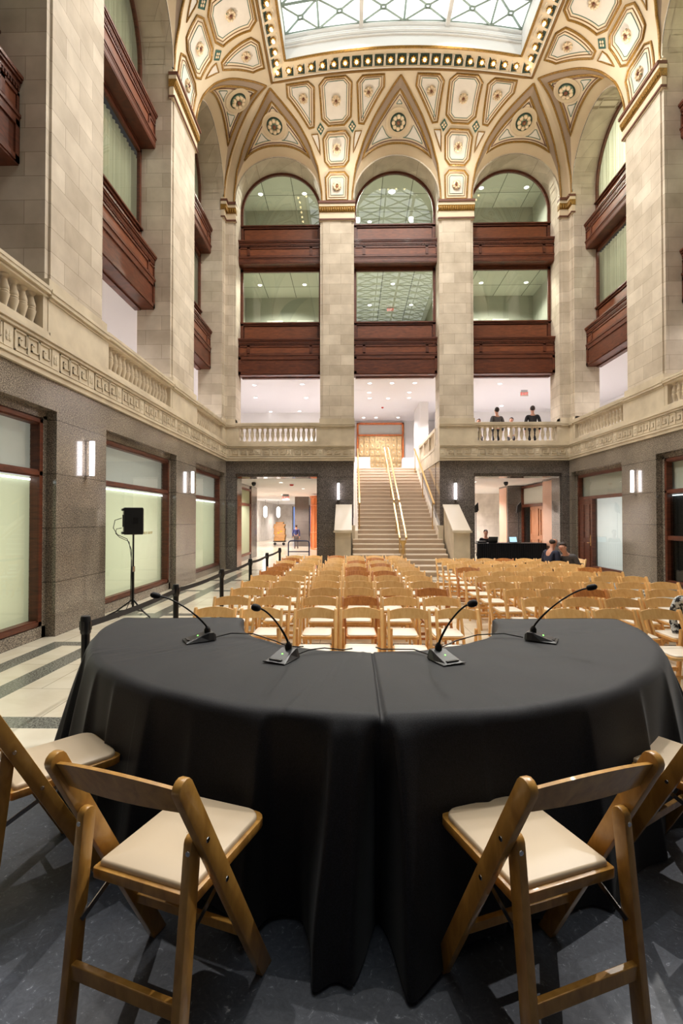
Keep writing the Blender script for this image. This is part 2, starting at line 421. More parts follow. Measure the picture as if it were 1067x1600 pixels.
def build_wall(key):
    W = WALLS[key]; T = W['T']
    # granite ground storey
    g = MB(T); g.cur = 0
    if key == 'end':
        segs = [(-4.5, -4.13), (-1.2, .04), (3.07, 4.26), (7.32, 7.6)]
        for a, b in segs: g.box(a, b, -.05, -.9, 0, 3.82)
        for a, b in ((-4.13, -1.2), (4.26, 7.32)):
            g.box(a, b, -.05, -.9, 3.38, 3.82); g.box(a - .0, b + .0, -.12, -.9, 3.27, 3.38)
            g.box(a, a + .05, -.12, -.85, 0, 3.3); g.box(b - .05, b, -.12, -.85, 0, 3.3)
    else:
        segs = [(2.2, 4.05), (7.45, 8.97), (12.6 if key == 'left' else 12.62, 14.2), (17.42, 17.6)]
        for a, b in segs: g.box(a, b, .05, -.5, 0, 3.82)
        for a, b in zip([s[1] for s in segs[:-1]], [s[0] for s in segs[1:]]):
            g.box(a, b, .05, -.5, 3.38, 3.82)                 # header
            g.box(a, b, -.10, -.5, 3.26, 3.38)
            if not (key == 'right' and a > 14): g.box(a, b, -.10, -.5, 0, .17)                     # low plinth under the glass
            g.box(a, a + .09, -.10, -.5, 0, 3.3); g.box(b - .09, b, -.10, -.5, 0, 3.3)
        g.box(-3, 2.2, .05, -.5, 0, 3.82)
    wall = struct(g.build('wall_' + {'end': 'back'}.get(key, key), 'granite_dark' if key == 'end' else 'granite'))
    # fret band course
    b = MB(T)
    s0, s1 = (XL + .0, XR) if key == 'end' else (-3, EW)
    gaps = [(s0, s1)] if key != 'end' else [(XL, .09), (3.04, XR)]
    for a, c in gaps:
        b.box(a, c, .10, -.5, 3.82, 3.90); b.box(a, c, .125, -.5, 3.90, 3.945); b.box(a, c, .10, -.5, 3.945, 4.27)
        b.box(a, c, .135, -.5, 4.27, 4.32); b.box(a, c, .16, -.5, 4.32, 4.36); b.box(a, c, .09, -.5, 4.36, 4.44)
    b.build('fret_course', 'smooth_stone', wall)
    # greek key relief on the band: rosettes with three key units between them
    f = MB(T); unit = .235; z0, z1 = 3.965, 4.245; tk = .018
    rd = .132 if key == 'end' else .118
    def bar(a, c, zz0, zz1): f.box(a, c, rd, .10, zz0, zz1)
    for a, c in gaps:
        L = c - a - .2; n = max(1, round(L / 1.0)); pitch = L / n; u = (pitch - .24) / 3
        for i in range(n + 1):
            p = a + .1 + i * pitch
            f.box(p - .085, p + .085, .112, .10, z0, z1)
            for k in range(4):
                an = PI / 4 + k * PI / 2
                f.ball((p + .035 * math.cos(an), .115, (z0 + z1) / 2 + .045 * math.sin(an)), .032, .014, .042, 6, 4)
            f.ball((p, .12, (z0 + z1) / 2), .018, .014, .018, 6, 4)
            if i == n: break
            for k in range(3):
                q = p + .12 + k * u; e = u - .012; H = z1 - z0
                bar(q, q + tk, z0, z1); bar(q, q + e, z1 - tk, z1); bar(q + e - tk, q + e, z0 + .3 * H, z1)
                bar(q + .36 * e, q + e, z0 + .3 * H, z0 + .3 * H + tk); bar(q + .36 * e, q + .36 * e + tk, z0 + .3 * H, z0 + .68 * H)
                bar(q + .36 * e, q + .66 * e, z0 + .68 * H - tk, z0 + .68 * H)
                bar(q, q + u + tk, z0, z0 + tk)
    f.build('fret_relief', 'smooth_stone', wall)
    # pilasters with edge fillets, pedestals and capitals
    for a, c in W['pils'] + W['ends']:
        corner = (a, c) in W['ends']
        p = MB(T)
        p.box(a, c, -.035, -.87, 4.2, 13.13)
        lo, hi = a + .09, c - .09
        if corner:
            if key == 'end': lo, hi = (a, c - .09) if a < 0 else (a + .09, c)
            else: lo, hi = a + .09, c
        p.box(lo, hi, 0, -.05, 4.2, 12.4)
        p.build('pilaster', 'limestone', wall)
        q = MB(T); d = .06
        l2, h2 = (a - .0, c + .0)
        if not corner: l2, h2 = a - .02, c + .02
        if key == 'end' and not corner:
            pass
        q.box(l2, h2, d, -.3, 4.36, 4.50); q.box(l2, h2, d - .02, -.3, 4.50, 4.98)
        q.box(l2, h2, d + .0, -.3, 4.98, 5.02); q.box(l2 - .01, h2 + .01, d + .035, -.3, 5.02, 5.08); q.box(l2 - .01, h2 + .01, d + .05, -.3, 5.08, 5.13)
        q.box(l2, h2, d - .01, -.3, 5.13, 5.30)
        q.build('pedestal', 'smooth_stone', wall)
        k = MB(T); e = .006 if corner else .03; B = -.08
        ea, ec = a - e, c + e
        k.box(ea, ec, .03, B, 12.32, 13.05, 0)
        k.box(ea - .01, ec + .01, .06, B - .01, 12.34, 12.39, 1); k.box(ea - .02, ec + .02, .14, B - .02, 12.90, 12.98, 1)
        k.box(ea - .012, ec + .012, .10, B - .012, 12.80, 12.90, 0)
        k.prism([(B - .015, 12.605), (.05, 12.62), (.11, 12.79), (B - .015, 12.795)], 'x', ea - .015, ec + .015, 2)
        n = max(2, int((ec - ea) / .075))
        for i in range(n):
            s = ea + (i + .5) * (ec - ea) / n
            k.ball((s, .085, 12.70), (ec - ea) / n * .42, .03, .075, 6, 4, 2)
        k.build('capital', ['cream_paint', 'brown_line', 'gold'], wall)
    # reveals of the arches
    for c, hw in W['bays']:
        m = MB(T); arc = zarc(hw, 24)
        m.grid([[(c + x, u, z) for x, z in arc] for u in (0, -.3, -.6, -.9)])
        m.add([(c + x, .012, z) for x, z in arc] + [(c + x * (hw + .045) / hw, .012, 13.13 + (z - 13.13) * (hw + .045) / hw) for x, z in arc],
              [(i, i + 1, 26 + i, 25 + i) for i in range(24)])
        if key != 'end' or True:                                            # moulded coffers in the soffit
            r = hw - .012; N = 9
            for i in range(N):
                a0 = PI * (i + .12) / N; a1 = PI * (i + .88) / N
                for (aa, ab, ua, ub) in ((a0, a1, -.16, -.19), (a0, a1, -.68, -.71), (a0, a0 + .03, -.16, -.71), (a1 - .03, a1, -.16, -.71)):
                    ns = 5; rows = []
                    for uu in (ua, ub): rows.append([(c + r * math.cos(aa + (ab - aa) * j / ns), uu, 13.13 + r * math.sin(aa + (ab - aa) * j / ns)) for j in range(ns + 1)])
                    m.grid(rows)
        m.build('arch_soffit', 'limestone', wall, smooth=40)
    if key != 'end':
        p = MB(T); p.box(-3, 2.2, 0, -.5, 4.44, 13.1); p.build('plain_wall', 'limestone', wall)
    return wall
WALLOBJ = {k: build_wall(k) for k in WALLS}

# ---- balustrades
def baluster_mb(h):
    m = MB()
    pr = [(.062, 0), (.062, .035), (.05, .045), (.036, .075), (.034, .11), (.05, .19), (.066, .27), (.068, .30), (.055, .315), (.062, .325), (.062, .345), (.055, .355),
          (.064, .37), (.06, .41), (.045, .48), (.036, .53), (.036, .56), (.052, .585), (.062, .60), (.062, .62)]
    k = h / .62
    m.lathe([(r, z * k) for r, z in pr], seg=12); return m
_bal = baluster_mb(.50).build('baluster', 'smooth_stone', smooth=50); BALM = _bal.data; bpy.data.objects.remove(_bal)
def balustrade(key, c, hw, label):
    T = WALLS[key]['T']; root = empty('stone_balustrade', T(c, -.1, 4.44)); tag(root, label, 'balustrade', 'stone balustrades of the gallery')
    inv = root.location
    def PT(s, u, z): p = T(s, u, z); return (p[0] - inv.x, p[1] - inv.y, p[2] - inv.z)
    a, b = c - hw + .0, c + hw - .0
    r = MB(PT); r.box(a, b, .05, -.24, 5.0, 5.05); r.box(a, b, .09, -.28, 5.05, 5.10); r.box(a, b, .10, -.29, 5.10, 5.15); r.build('rail', 'smooth_stone', root)
    r = MB(PT); r.box(a, b, .06, -.25, 4.40, 4.50); r.build('base_course', 'smooth_stone', root)
    for e0, e1 in ((a, a + .13), (b - .13, b)):
        r = MB(PT); r.box(e0, e1, .03, -.22, 4.5, 5.0); r.build('end_block', 'smooth_stone', root)
    L = b - a - .26; n = round(L / .186); st = L / n
    for i in range(n):
        o = bpy.data.objects.new('baluster', BALM); COL.objects.link(o); o.parent = root; o.location = PT(a + .13 + (i + .5) * st, -.09, 4.50)
BN = {'end': ['left', 'middle', 'right'], 'left': ['nearest', 'second', 'farthest'], 'right': ['nearest', 'second', 'farthest']}
balustrade('end', -2.63, 1.5, 'stone balustrade at the left bay of the end wall, above the corridor with the cart')
balustrade('end', 5.76, 1.5, 'stone balustrade at the right bay of the end wall, in front of the standing men')
balustrade('left', 5.65, 1.6, 'stone balustrade of the left wall nearest the viewer, cut by the photo edge')
balustrade('left', 10.65, 1.7, 'middle stone balustrade of the left wall, above the window with the speaker')
balustrade('left', 15.75, 1.55, 'short far stone balustrade of the left wall beside the corner')
balustrade('right', 10.62, 1.68, 'near stone balustrade of the right wall, cut by the photo edge')
balustrade('right', 15.66, 1.64, 'far stone balustrade of the right wall beside the corner')

# ---- mahogany spandrels (a projecting box with cornice, a flat panel above it)
def spandrel(key, c, hw, z0, z1, zp, lowpanel, label):
    T = WALLS[key]['T']; org = Vector(T(c, -.8, z0)); root = empty('wood_spandrel', org); tag(root, label, 'wood panelling', 'mahogany spandrels in the arched bays')
    def PT(s, u, z): p = T(s, u, z); return (p[0] - org.x, p[1] - org.y, p[2] - org.z)
    a, b = c - hw + .005, c + hw - .005; F = -.42
    H = z1 - z0
    m = MB(PT)
    # body with stepped profile (u, z)
    m.box(a, b, F - .05, -.87, z0 + .02, z1 - .02)
    m.build('box', 'mahogany', root)
    m = MB(PT)
    m.box(a, b, F + .05, F - .1, z1 - .05, z1); m.box(a, b, F + .03, F - .1, z1 - .09, z1 - .05); m.box(a, b, F + .0, F - .1, z1 - .16, z1 - .09)
    m.build('cornice', 'mahogany', root)
    m = MB(PT); n = int((b - a) / .055)
    for i in range(n):
        s = a + (i + .5) * (b - a) / n; m.box(s - .015, s + .015, F + .0, F - .06, z1 - .225, z1 - .17)
    m.build('dentil_row', 'mahogany', root)
    def frame(sa, sb, za, zb, bw, uf, ub, mm):
        mm.box(sa, sb, uf, ub, zb - bw, zb); mm.box(sa, sb, uf, ub, za, za + bw); mm.box(sa, sa + bw, uf, ub, za, zb); mm.box(sb - bw, sb, uf, ub, za, zb)
    m = MB(PT); zt = z1 - .25; zb = zt - (.32 if lowpanel else .34)
    for sa, sb in ((a, a + .36), (a + .36, b - .36), (b - .36, b)): frame(sa, sb, zb, zt, .05, F - .01, F - .06, m)
    m.build('panel_moulding', 'mahogany', root)
    m = MB(PT); m.box(a + .04, b - .04, F - .035, F - .06, zb + .04, zt - .04); m.build('fielded_panel', 'mahogany_panel', root)
    m = MB(PT); zc = zb
    m.box(a, b, F + .02, F - .06, zc - .05, zc); m.box(a, b, F + .0, F - .06, zc - .1, zc - .05)
    if lowpanel:
        frame(a, b, z0, zc - .1, .09, F - .0, F - .06, m)
        m.box(a + .08, b - .08, F - .03, F - .06, z0 + .08, zc - .18)
    else: m.box(a, b, F - .01, F - .06, z0, zc - .1)
    m.build('lower_fascia', 'mahogany', root)
    m = MB(PT); m.box(a, b, F - .02, -.87, z0 - .03, z0 + .02); m.box(a + .06, b - .06, -.75, -.9, z0 - .07, z0 - .03); m.build('soffit', 'mahogany', root)
    m = MB(PT); frame(a, b, z1, zp, .1, -.77, -.87, m); m.box(a + .08, b - .08, -.83, -.87, z1, zp); m.box(a, b, -.72, -.87, zp - .04, zp); m.box(a, b, -.70, -.87, z1, z1 + .05)
    m.build('upper_panel_frame', 'mahogany', root)
    m = MB(PT); m.box(a + .14, b - .14, -.80, -.84, z1 + .14, zp - .14); m.build('upper_panel', 'mahogany_panel', root)
NAMES = {('end', 0): 'left bay of the end wall', ('end', 1): 'middle bay of the end wall above the stairs', ('end', 2): 'right bay of the end wall',
         ('left', 0): 'nearest bay of the left wall', ('left', 1): 'middle bay of the left wall', ('left', 2): 'far bay of the left wall next to the corner',
         ('right', 0): 'nearest bay of the right wall', ('right', 1): 'bay at the right photo edge', ('right', 2): 'far bay of the right wall next to the corner'}
WN = [0]
def window(key, c, hw, z0, z1, arched, curtain):
    T = WALLS[key]['T']; WN[0] += 1
    org = Vector(T(c, -.82, z0)); root = struct(empty('window_%d' % WN[0], org))
    def PT(s, u, z): p = T(s, u, z); return (p[0] - org.x, p[1] - org.y, p[2] - org.z)
    a, b = c - hw + .005, c + hw - .005; fw = .09
    m = MB(PT)
    if arched:
        n = 28; outer = [(hw * math.cos(PI * k / n), 13.13 + hw * math.sin(PI * k / n)) for k in range(n + 1)]
        r2 = hw - fw; inner = [(r2 * math.cos(PI * k / n), 13.13 + r2 * math.sin(PI * k / n)) for k in range(n + 1)]
        outer = [(hw, z0)] + outer + [(-hw, z0)]; inner = [(r2, z0)] + inner + [(-r2, z0)]
        for u in (-.78, -.86):
            m.grid([[(c + x, u, z) for x, z in outer], [(c + x, u, z) for x, z in inner]])
        m.grid([[(c + x, u, z) for x, z in inner] for u in (-.78, -.86)])
        m.box(a, b, -.78, -.86, z0, z0 + .05)
    else:
        m.box(a, a + fw, -.78, -.86, z0, z1); m.box(b - fw, b, -.78, -.86, z0, z1); m.box(a, b, -.78, -.86, z1 - .1, z1); m.box(a, b, -.78, -.86, z0, z0 + .05)
    m.build('frame', 'mahogany', root, recalc=True)
    m = MB(PT)
    if arched:
        pts = [(c + x, -.82, z) for x, z in inner]; m.add(pts, [tuple(range(len(pts)))])
    else: m.add([(a, -.82, z0), (b, -.82, z0), (b, -.82, z1), (a, -.82, z1)], [(0, 1, 2, 3)])
    m.build('pane', 'glass_green', root, recalc=False)
    if curtain:
        m = MB(PT); rows = []
        n = int((b - a) / .02)
        zt = z1 if not arched else 14.95
        for z in (z0 - .1, zt):
            rows.append([(a - .15 + (b - a + .95) * i / n, -1.02 + .028 * math.sin(i * .02 * 2 * PI / .11) + .012 * math.sin(i * .37), z) for i in range(n + 1)])
        m.grid(rows); m.build('curtain', 'curtain', root, smooth=60)
for key in WALLS:
    for i, (c, hw) in enumerate(WALLS[key]['bays']):
        cur = key != 'end'
        if key == 'right' and i == 0: continue
        window(key, c, hw, 9.0, 11.02, False, cur); window(key, c, hw, 12.6, 14.6, True, cur)
        if key != 'end' and i == 0 and key == 'right': continue
        spandrel(key, c, hw, 7.02, 8.31, 9.02, True, 'lower mahogany spandrel box, ' + NAMES[(key, i)])
        spandrel(key, c, hw, 11.08, 11.90, 12.64, False, 'upper mahogany spandrel box, ' + NAMES[(key, i)])

# ---- ground-floor shop windows in the side walls
def shop_window(key, a, b, mats, text=None, midrail=False, door=False):
    T = WALLS[key]['T']; WN[0] += 1; org = Vector(T((a + b) / 2, -.16, 0)); root = struct(empty('window_%d' % WN[0], org))
    def PT(s, u, z): p = T(s, u, z); return (p[0] - org.x, p[1] - org.y, p[2] - org.z)
    m = MB(PT); a += .09; b -= .09
    for (s0, s1, q0, q1, d) in ((a, a + .08, .17, 3.26, 0), (b - .08, b, .17, 3.26, 0), (a, b, 3.16, 3.26, 0), (a, b, .17, .27, 0), (a, b, 2.38, 2.49, 0)):
        m.box(s0, s1, -.12, -.24, q0, q1)
        m.box(s0 + .0, s1 - .0, -.10, -.12, q0 + .02, q1 - .02)
    if midrail: m.box(a, b, -.12, -.24, 1.25, 1.36)
    m.build('frame', 'mahogany', root, bevel=.004)
    m = MB(PT); m.add([(a, -.19, .2), (b, -.19, .2), (b, -.19, 2.4), (a, -.19, 2.4)], [(0, 1, 2, 3)]); m.build('lower_pane', 'glass_clear' if not midrail else 'glass_dark', root, recalc=False)
    m = MB(PT); m.add([(a, -.19, 2.47), (b, -.19, 2.47), (b, -.19, 3.2), (a, -.19, 3.2)], [(0, 1, 2, 3)]); m.build('transom_pane', 'glass_clear', root, recalc=False)
    m = MB(PT); m.add([(a - .05, -.30, .17), (b + .05, -.30, .17), (b + .05, -.30, 2.44), (a - .05, -.30, 2.44)], [(0, 1, 2, 3)]); m.build('blind_or_backing', mats[0], root, recalc=False)
    if mats[0] == 'blind_green': area('added_backlight', T((a + b) / 2, -1.6, 1.7), T((a + b) / 2, 0, 1.68), SHOPW, 3.2, 3.0, (1, .99, .93))  # unseen panel added behind the blind to backlight it
    m = MB(PT); m.add([(a - .05, -.30, 2.44), (b + .05, -.30, 2.44), (b + .05, -.30, 3.26), (a - .05, -.30, 3.26)], [(0, 1, 2, 3)]); m.build('transom_blind', 'transom_grey' if mats[0] == 'blind_green' else mats[1], root)
    m = MB(PT); m.box(a + .1, b - .02, -.24, -.27, 2.335, 2.36); m.build('light_strip', 'tube_glow', root)
    return root
shop_window('left', 4.05, 7.45, ('blind_green', 'blind_grey'))
w2 = shop_window('left', 8.97, 12.6, ('blind_green', 'blind_grey'))
text_obj('window_lettering', 'EXCHANGE SERVICES GROUP', .082, (.035, .2, 1.45), (PI / 2, 0, PI / 2), 'gold_letters', w2)
shop_window('left', 14.2, 17.42, ('blind_green', 'blind_grey'))
shop_window('right', 8.97, 12.62, ('dark_room', 'blind_grey'), midrail=True)  # dark sheet behind this glass is painted as the unlit interior
# far right bay: door beside frosted window
WN[0] += 1; root = struct(empty('window_%d' % WN[0], (7.76, 15.2, 0)))
m = MB(lambda s, u, z: (-u - .16 , s - 15.2, z))
a, b = 14.29, 17.33
for (s0, s1, q0, q1) in ((a, a + .07, .17, 3.26), (b - .07, b, 0, 3.26), (a, b, 3.17, 3.26), (a, 16.36, .17, .27), (a, b, 2.42, 2.52), (16.32, 16.39, 0, 2.45)): m.box(s0, s1, -.12, -.24, q0, q1)
m.build('frame', 'mahogany', root)
m = MB(lambda s, u, z: (-u - .16, s - 15.2, z)); m.add([(a, -.19, .2), (16.35, -.19, .2), (16.35, -.19, 2.45), (a, -.19, 2.45)], [(0, 1, 2, 3)]); m.add([(a, -.19, 2.5), (b, -.19, 2.5), (b, -.19, 3.2), (a, -.19, 3.2)], [(0, 1, 2, 3)]); m.build('pane', 'glass_clear', root, recalc=False)
m = MB(lambda s, u, z: (-u - .16, s - 15.2, z)); m.add([(a, -.3, .17), (16.35, -.3, .17), (16.35, -.3, 2.46), (a, -.3, 2.46)], [(0, 1, 2, 3)]); m.build('blind_or_backing', 'frosted', root, recalc=False)
area('added_backlight', (9.2, 15.3, 1.5), (7.6, 15.3, 1.4), SHOPW * .8, 2.4, 2.2, (.97, .98, 1))  # unseen panel added to backlight the frosted sheet
m = MB(lambda s, u, z: (-u - .16, s - 15.2, z)); m.box(a, b, -.3, -.32, 2.46, 3.26); m.build('transom_blind', 'blind_grey', root)
m = MB(lambda s, u, z: (-u - .16, s - 15.2, z)); m.box(a, 16.35, -.1, -.5, 0, .17); m.build('plinth', 'granite', root)
droot = struct(empty('door_1', (7.74, 16.85, 0)))
m = MB(); m.box(.0, .05, -.44, .42, .01, 2.42); m.build('door_leaf', 'mahogany', droot)
m = MB(); m.box(-.02, .0, -.36, -.06, .2, 1.0); m.box(-.02, .0, .06, .34, .2, 1.0); m.box(-.02, 0, -.36, -.06, 1.15, 2.25); m.box(-.02, 0, .06, .34, 1.15, 2.25); m.build('door_panel', 'mahogany', droot, bevel=.01)
m = MB(); m.box(-.015, 0, -.405, -.375, .9, 1.25); m.tube([(-.015, -.39, 1.0), (-.06, -.39, 1.0), (-.06, -.28, 1.0)], .01); m.build('door_handle', 'brass', droot)

# ---- gallery (mezzanine) slabs, hall ceilings, corridors behind
m = MB()
m.box(-9, 0.02, 17.75, 28.3, 3.45, 4.185); m.box(3.09, 12, 17.75, 28.3, 3.45, 4.185); m.box(.04, 3.07, 23.58, 28.3, 3.45, 4.185)
m.box(-9, -4.6, -1, 17.75, 3.45, 4.185); m.box(7.7, 12, -1, 17.75, 3.45, 4.185)
struct(m.build('floor', 'white_stone'))
m = MB(); m.box(-9, 12, 18.45, 28.4, 7.32, 7.5); m.box(-9, -5.4, -1, 18.45, 7.32, 7.5); m.box(8.5, 12, -1, 18.45, 7.32, 7.5)
struct(m.build('ceiling', 'ceiling_white'))
m = MB(); m.box(-9.2, .24, 28.3, 28.5, 3.4, 7.4); m.box(2.9, 12.2, 28.3, 28.5, 3.4, 7.4); m.box(.24, 2.9, 28.3, 28.5, 7.2, 7.4); m.box(.24, 2.9, 28.4, 28.5, 3.4, 7.2)
m.box(-9.2, -9, -1, 28.3, 4.185, 7.4); m.box(12, 12.2, -1, 28.3, 4.185, 7.4)
m.box(-1.0, -.15, 20.2, 20.4, 4.185, 7.4); m.box(3.2, 3.6, 23.7, 26, 4.185, 7.4)
m.box(4.3, 12, 26.0, 26.2, 4.185, 7.4); m.box(-9, -1.5, 26.0, 26.2, 4.185, 7.4)
struct(m.build('wall_gallery', 'white_paint'))
# stairwell side walls
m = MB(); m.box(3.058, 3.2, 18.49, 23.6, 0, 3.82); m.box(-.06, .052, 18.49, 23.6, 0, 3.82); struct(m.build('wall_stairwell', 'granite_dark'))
m = MB(); m.box(3.04, 3.25, 18.1, 23.0, 3.82, 4.44); m.box(-.1, .07, 18.1, 23.0, 3.82, 4.44); m.box(3.03, 3.27, 18.5, 23.0, 4.32, 4.38)
m.box(3.04, 3.26, 18.5, 23.0, 5.0, 5.12); m.box(-.1, .06, 18.5, 23.0, 5.0, 5.12)
for y in (18.5, 20.0, 21.5, 22.85): m.box(3.05, 3.25, y, y + .16, 4.44, 5.0)
for k in range(24):
    y = 18.75 + k * .175; m.box(3.12, 3.18, y, y + .06, 4.44, 5.0)
struct(m.build('trim_1', 'smooth_stone'))
# office floors behind the end windows
for n, (z0, z1, zc) in enumerate(((8.6, 11.3, 11.3), (12.3, 15.1, 15.1))):
    m = MB(); m.add([(-7, 18.55, zc), (9.6, 18.55, zc), (9.6, 27, zc), (-7, 27, zc)], [(0, 1, 2, 3)]); struct(m.build('ceiling', 'ceiling_tile', recalc=False))
    m = MB(); m.box(-7, -.4, 21.4, 21.5, z0, zc); m.box(3.6, 9.6, 21.4, 21.5, z0, zc); m.box(-.5, -.4, 21.4, 27, z0, zc); m.box(3.5, 3.6, 21.4, 27, z0, zc); m.box(-.5, 3.6, 27, 27.1, z0, zc)
    m.box(-4.7, -4.6, 18.6, 21.4, z0, zc); m.box(7.7, 7.8, 18.6, 21.4, z0, zc); m.box(-7, 9.6, 18.5, 27, z0 - .1, z0)
    struct(m.build('wall_office', 'office_grey'))
    for cx in (-3.3, -2.0, 5.0, 6.3):
        o = MB(); o.box(-.35, .35, -.06, 0, 0, 1.6); o.box(-.35, .35, -.09, 0, 1.6, 1.68)
        d = o.build('cabinet', 'blind_grey'); d.location = (cx, 21.4, z0)
        tag(d, 'grey office cabinet behind the %s window, %s bay, %s one' % ('middle' if n == 0 else 'arched', 'left' if cx < 0 else 'right', 'left' if cx in (-3.3, 5.0) else 'right'), 'cabinet')
# ---- skin of the vault ------------------------------------------------------------
U = 2.02
def HE(x): return 2.62 + .36 * max(0, 1 - ((x - 1.55) / 4.0) ** 2)
def VS(key, s, q, off=0):
    """point of the cove: s along the wall, q 0..1 up the curve; off lifts it off the surface into the room"""
    ph = q * PI / 2; H = HE(s) if key == 'end' else 2.62
    u = U * (1 - math.cos(ph)); z = ZS + H * math.sin(ph)
    if off:
        nx, nz = U * math.sin(ph), H * math.cos(ph); L = math.hypot(nx, nz); u += off * nz / L; z -= off * nx / L
    return WALLS[key]['T'](s, u, z)
GT = [(0, 1.56), (.081, 1.55), (.261, 1.43), (.433, 1.16), (.593, .81), (.737, .43), (.918, 0), (2, 0)]
def sg(q, hw=1.5):
    for (a, x), (b, y) in zip(GT, GT[1:]):
        if a <= q <= b:
            t = (q - a) / (b - a); return (x + (y - x) * t) * (hw + .06) / 1.56
    return 0
def qg(s, hw):                     # inverse: q of the groin at distance s from the bay axis
    s = abs(s); lo, hi = 0, .918
    for _ in range(30):
        mid = (lo + hi) / 2
        if sg(mid, hw) > s: lo = mid
        else: hi = mid
    return (lo + hi) / 2
QE = .978
def corner_s(key, q):
    d = U * (1 - math.cos(q * PI / 2)); return d
def build_vault():
    m = MB(); NQ = 40
    qs = [QE * i / NQ for i in range(NQ + 1)] ; qs = sorted(set(qs + [.918]))
    for key, W in WALLS.items():
        bays = W['bays']
        edges = []
        if key == 'end': edges = [('cl', bays[0]), (bays[0], bays[1]), (bays[1], bays[2]), (bays[2], 'cr')]
        else: edges = [('open', bays[0]), (bays[0], bays[1]), (bays[1], bays[2]), (bays[2], 'cy')]
        for A, B in edges:
            rows = []
            for q in qs:
                d = corner_s(key, q)
                if A == 'cl': a = XL + d
                elif A == 'open': a = -2.5
                else: a = A[0] + sg(q, A[1])
                if B == 'cr': b = XR - d
                elif B == 'cy': b = EW - d
                else: b = B[0] - sg(q, B[1])
                rows.append([VS(key, a + (b - a) * j / 12, q) for j in range(13)])
            m.grid(rows)
    return struct(m.build('ceiling', 'cream_paint', smooth=50, recalc=False))
VAULT = build_vault()

# lunettes: ruled from the arch on the wall to the groin on the cove
def lun_pts(key, c, hw, s):
    R = hw + .03; ss = max(-1, min(1, s / (hw + .06)))
    A = Vector(WALLS[key]['T'](c + R * ss, 0, 13.13 + R * math.sqrt(max(0, 1 - ss * ss))))
    G = Vector(VS(key, c + s, qg(s, hw))); return A, G
def LP(key, c, hw, s, d, off=0):
    A, G = lun_pts(key, c, hw, s); L = (G - A).length; t = min(1, d / L) if L > 1e-6 else 0
    p = A.lerp(G, t)
    if off: p = p + Vector((0, 0, -off)) + (Vector(WALLS[key]['T'](c, off, 0)) - Vector(WALLS[key]['T'](c, 0, 0))) * .6
    return p
def LL(key, c, hw, s): A, G = lun_pts(key, c, hw, s); return (G - A).length
def rosette_mb(r, T3, big=False):
    m = MB(T3)
    m.lathe([(r * .86, 0), (r * .86, r * .16), (r * .6, r * .22), (0, r * .22)], (0, 0, 0), 20, 1 if big else 0, cap=False)
    for k in range(8):
        a = 2 * PI * k / 8
        m.ball((.66 * r * math.cos(a), .66 * r * math.sin(a), r * .26), r * .27, r * .27, r * .24, 8, 5, 0)
    for k in range(4):
        a = 2 * PI * (k + .5) / 4
        m.ball((.84 * r * math.cos(a), .84 * r * math.sin(a), r * .24), r * .13, r * .13, r * .16, 6, 4, 1)
    m.ball((0, 0, r * .36), r * .28, r * .28, r * .2, 8, 5, 2); m.ball((0, 0, r * .54), r * .1, r * .1, r * .08, 6, 4, 3)
    return m
def local_frame(pf, s, t, e=.02):
    o = Vector(pf(s, t)); x = (Vector(pf(s + e, t)) - Vector(pf(s - e, t))).normalized(); y = (Vector(pf(s, t + e)) - Vector(pf(s, t - e)))
    y = (y - x * y.dot(x)).normalized(); n = x.cross(y)
    mid = Vector((1.55, 9, 9))
    if n.dot(mid - o) < 0: n = -n
    return lambda a, b, c2: tuple(o + x * a + y * b + n * c2)
